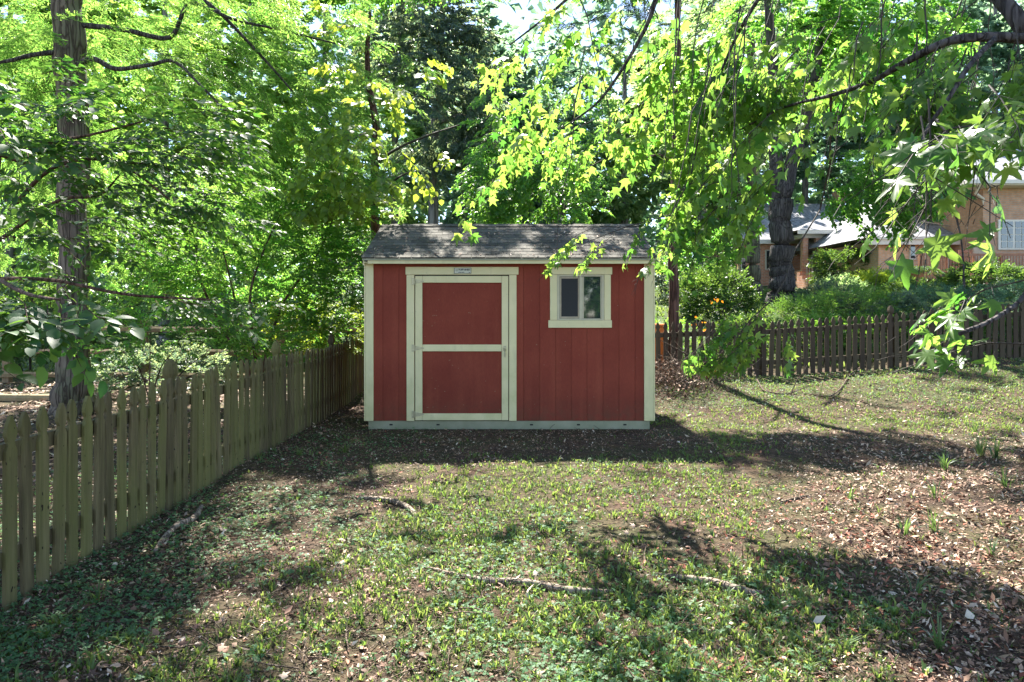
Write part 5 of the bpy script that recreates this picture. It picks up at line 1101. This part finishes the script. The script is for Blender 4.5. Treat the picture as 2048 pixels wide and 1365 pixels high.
def roof_debris():
    n = 420; u = rng.uniform(0, 1, n) ** 1.6; x = np.where(rng.uniform(0, 1, n) < .55, rng.normal(.95, .35, n), rng.uniform(-1.8, 1.8, n)); x = np.clip(x, -1.85, 1.8)
    P = np.stack([x, 8.60 + u * 1.25, 2.175 + (8.60 + u * 1.25 - 8.56) * .419 + .018], -1); s = Soup()
    a = rng.uniform(0, 6.28, n); A = np.stack([np.cos(a), np.sin(a), .42 * np.sin(a)], -1); s.inst(*ovate_leaf(.35, .3, -.3, lo=True), P, frames(A, np.tile([0, -.4, 1.], (n, 1)) + rng.normal(0, .3, (n, 3))), rng.uniform(.02, .06, n), 0)
    tag(s.build('roof_leaf_litter', [M['litter']]), 'dry leaves and needles lying on the dark shed roof, thickest above the window', 'dry leaves', kind='stuff')
roof_debris()
# larger strap leaved tufts, countable
LT_ = [(1890, 930, .24, 26), (1960, 900, .30, 34), (1990, 905, .26, 26), (1870, 985, .2, 16), (1700, 985, .17, 9), (1810, 1060, .2, 16), (1870, 1050, .2, 12), (1950, 840, .2, 20), (1830, 1180, .16, 9), (2010, 960, .22, 18), (1880, 1290, .2, 12), (1985, 1100, .14, 8)]
seen = ['arching strap leaved tuft left of the bluest clump at the right', 'tallest arching strap leaved tuft at the right side of the yard', 'strap leaved tuft touching the tallest tuft on its right', 'loose blue green tuft below the tall right hand tufts', 'pale wispy tuft standing alone in the dark leaf litter', 'arching white edged tuft in the leaf litter at the right', 'thin tuft right of the white edged arching one', 'strap leaved tuft on the sunny rise near the right edge', 'small upright tuft among the rust brown leaves', 'blue green tuft in deep shade at the right edge', 'low tuft near the bottom right corner', 'small tuft in the shaded litter near the right edge']
for (px, py, h, n), lab in zip(LT_, seen):
    Y = CAMZ * FPX / (py - CY); Y = (CAMZ - Hf(Xp(px, Y), Y)) * FPX / (py + 12 - CY); grass_clump('liriope_tuft', Xp(px, Y), Y, h, n, 'lirio', lab, .8, .0045, 'strap leaved tufts in the yard')
for px, py, h, n, lab in ((690, 905, .14, 22, 'green grass clump in the shade between fence and shed'), (600, 915, .13, 18, 'green grass clump at the foot of the mossy fence near the shed'), (195, 1195, .16, 10, 'small bright grass clump near the bottom of the mossy fence'), (520, 925, .12, 14, 'low grass clump touching the mossy pickets'), (700, 790, .22, 24, 'blue green tuft in the narrow gap between fence and shed'), (1480, 800, .12, 16, 'sunlit clump of grass in front of the brush pile')):
    Y = CAMZ * FPX / (py - CY); grass_clump('grass_clump', Xp(px, Y), Y, h, n, 'grass' if h < .2 else 'lirio', lab, .7, .004)
def gp(px, py, dz=0.0):
    Y = CAMZ * FPX / max(py - CY, 1)
    for _ in range(12): Y = (CAMZ - Hf(Xp(px, Y), Y) - dz) * FPX / (py - CY)
    return Vector((Xp(px, Y), Y, Hf(Xp(px, Y), Y) + dz))
def ground_stick(name, pts, rad, mat, label, cat, side=8, sub=(), lift=None, group=None):
    P = [gp(x, y) for x, y in pts]; P = [p + Vector((0, 0, r_ * .6 + (lift[i] if lift else 0))) for i, (p, r_) in enumerate(zip(P, rad))]
    root = trunk_mesh(P, rad, side, .12, name, M[mat], None, 5); tag(root, label, cat, group)
    for sp, r0 in sub:
        Q = [gp(x, y) for x, y in sp]; Q = [q + Vector((0, 0, .01 + .0 * i)) for i, q in enumerate(Q)]
        trunk_mesh(Q, list(np.linspace(r0, r0 * .4, len(Q))), 5, .1, 'side_twig', M[mat], root, 4)
    return root
ground_stick('fallen_stick', [(310, 1106), (330, 1082), (355, 1060), (385, 1048), (404, 1022)], [.014, .02, .022, .024, .016], 'root', 'thick curved stick lying on bare soil near the mossy fence', 'stick', lift=[0, .01, .02, .02, .03])
ground_stick('surface_root', [(820, 1128), (900, 1150), (970, 1166), (1060, 1172), (1140, 1186), (1225, 1186)], [.006, .014, .020, .024, .022, .010], 'root', 'long pale tree root exposed across the middle of the yard', 'root')
ground_stick('surface_root', [(1310, 1150), (1370, 1160), (1430, 1172), (1480, 1188), (1530, 1190)], [.008, .018, .026, .028, .010], 'root', 'pale tree root exposed right of the long one', 'root')
ground_stick('surface_root', [(690, 996), (740, 1000), (790, 1008), (822, 1024), (832, 1042)], [.008, .02, .024, .022, .010], 'root', 'short curved root near the bright patch left of centre', 'root')
ground_stick('fallen_twig', [(1060, 1180), (1150, 1186), (1250, 1200), (1335, 1214)], [.005, .006, .005, .003], 'twig', 'thin pale twig crossing the end of the long root', 'twig', 5)
ground_stick('fallen_twig', [(720, 1362), (770, 1310), (830, 1275), (900, 1252), (965, 1232)], [.004, .005, .005, .005, .003], 'twig', 'long thin curved twig near the bottom edge left of centre', 'twig', 5)
ground_stick('fallen_twig', [(1560, 1008), (1590, 1000), (1620, 992)], [.012, .016, .01], 'twig', 'short dark stick at the edge of the shade right of centre', 'twig', 6)
ground_stick('fallen_twig', [(1790, 1135), (1850, 1128), (1905, 1106)], [.004, .006, .005], 'twig', 'pale twig lying in the leaf litter at the right', 'twig', 5)
ground_stick('fallen_twig', [(1780, 758), (1830, 768), (1870, 770)], [.02, .03, .014], 'root', 'grey rotten branch on the grass below the right part of the back fence', 'branch', 6)
ground_stick('fallen_twig', [(755, 876), (800, 880), (860, 878)], [.006, .008, .004], 'twig', 'thin stick lying in front of the shed door', 'twig', 5)
ground_stick('fallen_branch', [(1493, 764), (1525, 784), (1558, 793), (1583, 792), (1619, 783)], [.010, .013, .014, .012, .005], 'twig', 'bare curved branch lying in front of the brush pile', 'branch', 6, [([(1558, 793), (1500, 812), (1440, 818)], .008), ([(1525, 784), (1500, 800)], .005)], lift=[.05, .03, .03, .03, .04])
ground_stick('fallen_branch', [(1605, 790), (1659, 804), (1700, 794), (1730, 776), (1760, 757)], [.008, .012, .012, .010, .004], 'twig', 'long bare branch curving up towards the back fence post', 'branch', 6, [([(1725, 780), (1745, 788), (1762, 795)], .005), ([(1728, 777), (1748, 781)], .004)], lift=[.02, .02, .02, .04, .06])
up = trunk_mesh([gp(1581, 793), gp(1581, 793) + Vector((.1, 0, .25)), gp(1581, 793) + Vector((.22, 0, .4)), gp(1581, 793) + Vector((.17, 0, .68))], [.009, .008, .006, .003], 6, .1, 'upright_twig', M['twig'], None, 5); tag(up, 'forked bare twig standing up from the ground before the back fence', 'twig')
trunk_mesh([gp(1581, 793) + Vector((.22, 0, .4)), gp(1581, 793) + Vector((.31, 0, .58))], [.006, .002], 5, .1, 'side_twig', M['twig'], up, 4)
# brush pile right of the shed
def brush():
    c = gp(1350, 800); t = empty('brush_pile', (c.x, c.y, c.z), 'brown brush pile of dead twigs and dry leaves against the right corner of the shed', 'brush pile')
    s = Soup()
    for i in range(520):
        a = np.array([c.x + rng.normal(.02, .44), c.y + rng.normal(.35, .5), 0]); a[2] = H(a[0], a[1]) + rng.uniform(0, .45) * math.exp(-((a[0] - c.x) ** 2) * 2)
        if a[0] < 1.86 and a[1] > 8.5: a[0] = 1.9 + rng.uniform(0, .3)
        d = rng.normal(0, 1, 3) * [1, .8, .45]; d /= np.linalg.norm(d); L = rng.uniform(.15, .75); mid = a + d * L * .5 + rng.normal(0, .04, 3); e = a + d * L + [0, 0, -.04]
        if min(a[0], mid[0], e[0]) < 1.84: continue
        V, F = tube([a, mid, e], [.004, .003, .0015], 4); s.add(V, F, 0)
    for i in range(46):
        a = np.array([c.x + rng.uniform(-.1, .9), c.y + rng.uniform(-.1, 1.3), 0]); a[2] = H(a[0], a[1]) + .02; th = rng.uniform(-.6, 3.4); L = rng.uniform(.5, 1.1); dv = np.array([math.cos(th), math.sin(th) * .6, 0]); up_ = rng.uniform(.05, .45)
        pts = [a, a + dv * L * .35 + [0, 0, up_ * .8], a + dv * L * .7 + [0, 0, up_] + rng.normal(0, .03, 3), a + dv * L + [0, 0, up_ * rng.uniform(.3, 1.1)]]
        if min(p[0] for p in pts) < 1.86: continue
        V, F = tube(pts, [.007, .006, .004, .002], 5); s.add(V, F, 0)
    tag(s.build('dead_twigs', [M['twig']], t), kind='stuff')
    n = 1100; P = np.stack([c.x + rng.normal(0, .33, n), c.y + rng.normal(.3, .5, n), rng.uniform(0, 1, n)], -1); P = P[P[:, 0] > 1.87]; P[:, 2] = H(P[:, 0], P[:, 1]) + P[:, 2] * .42 * np.exp(-((P[:, 0] - c.x) ** 2) * 3)
    q = Soup(); q.inst(*ovate_leaf(.4, .3, -.3), P, rotz(len(P), .8), rng.uniform(.03, .075, len(P)), 0); tag(q.build('dry_leaves', [M['litter'], M['redlit']], t), kind='stuff')
    for pts in ([(1355, 770), (1385, 745), (1395, 700)], [(1385, 745), (1430, 720), (1455, 690)], [(1375, 710), (1320, 680)], [(1470, 760), (1500, 735), (1525, 715)]):
        Q = [at(x, y, 10.4) for x, y in pts]; trunk_mesh(Q, list(np.linspace(.012, .004, len(Q))), 6, .1, 'branch', M['twig'], t, 5)
brush()
for px, py, sz, lab in ((1421, 790, .19, 'large curled orange leaf standing on the brush pile edge'),):
    p = gp(px, py); V, F = ovate_leaf(.4, .35, -.1, True); q = Soup(); q.inst(V, F, np.array([[p.x - .08, p.y, p.z + .02]]), frames(np.array([[.8, .1, .55]]), np.array([[0, -1, .8]])), np.array([sz * 1.3]), 0); tag(q.build('orange_leaf', [M['orange']], None, True), lab, 'leaf')
balls = [(253, 1243, 'dark seed ball on the soil near the bottom left'), (276, 1252, 'brown seed ball just right of the dark one at the bottom left'), (590, 985, 'seed ball in the bare patch nearest the fence'), (655, 990, 'seed ball beside the short curved root'), (527, 1040, 'seed ball right of the thick curved stick'), (482, 1038, 'seed ball just right of the tip of the thick curved stick'), (568, 1178, 'seed ball alone left of the long root')]
for px, py, lab in balls:
    p = gp(px, py); V = []; F = []; me = bpy.data.meshes.new('seed_ball'); import bmesh
    bm = bmesh.new(); bmesh.ops.create_icosphere(bm, subdivisions=2, radius=.014)
    for v in bm.verts: v.co *= rng.choice([.8, 1.0, 1.35], p=[.3, .4, .3])
    bm.to_mesh(me); bm.free(); me.materials.append(M['ball']); o = link('seed_ball', me); o.location = (p.x, p.y, p.z + .012); tag(o, lab, 'seed ball', 'fallen seed balls')
print('objects', len(bpy.data.objects), 'tris', sum(len(o.data.polygons) for o in bpy.data.objects if o.type == 'MESH'))
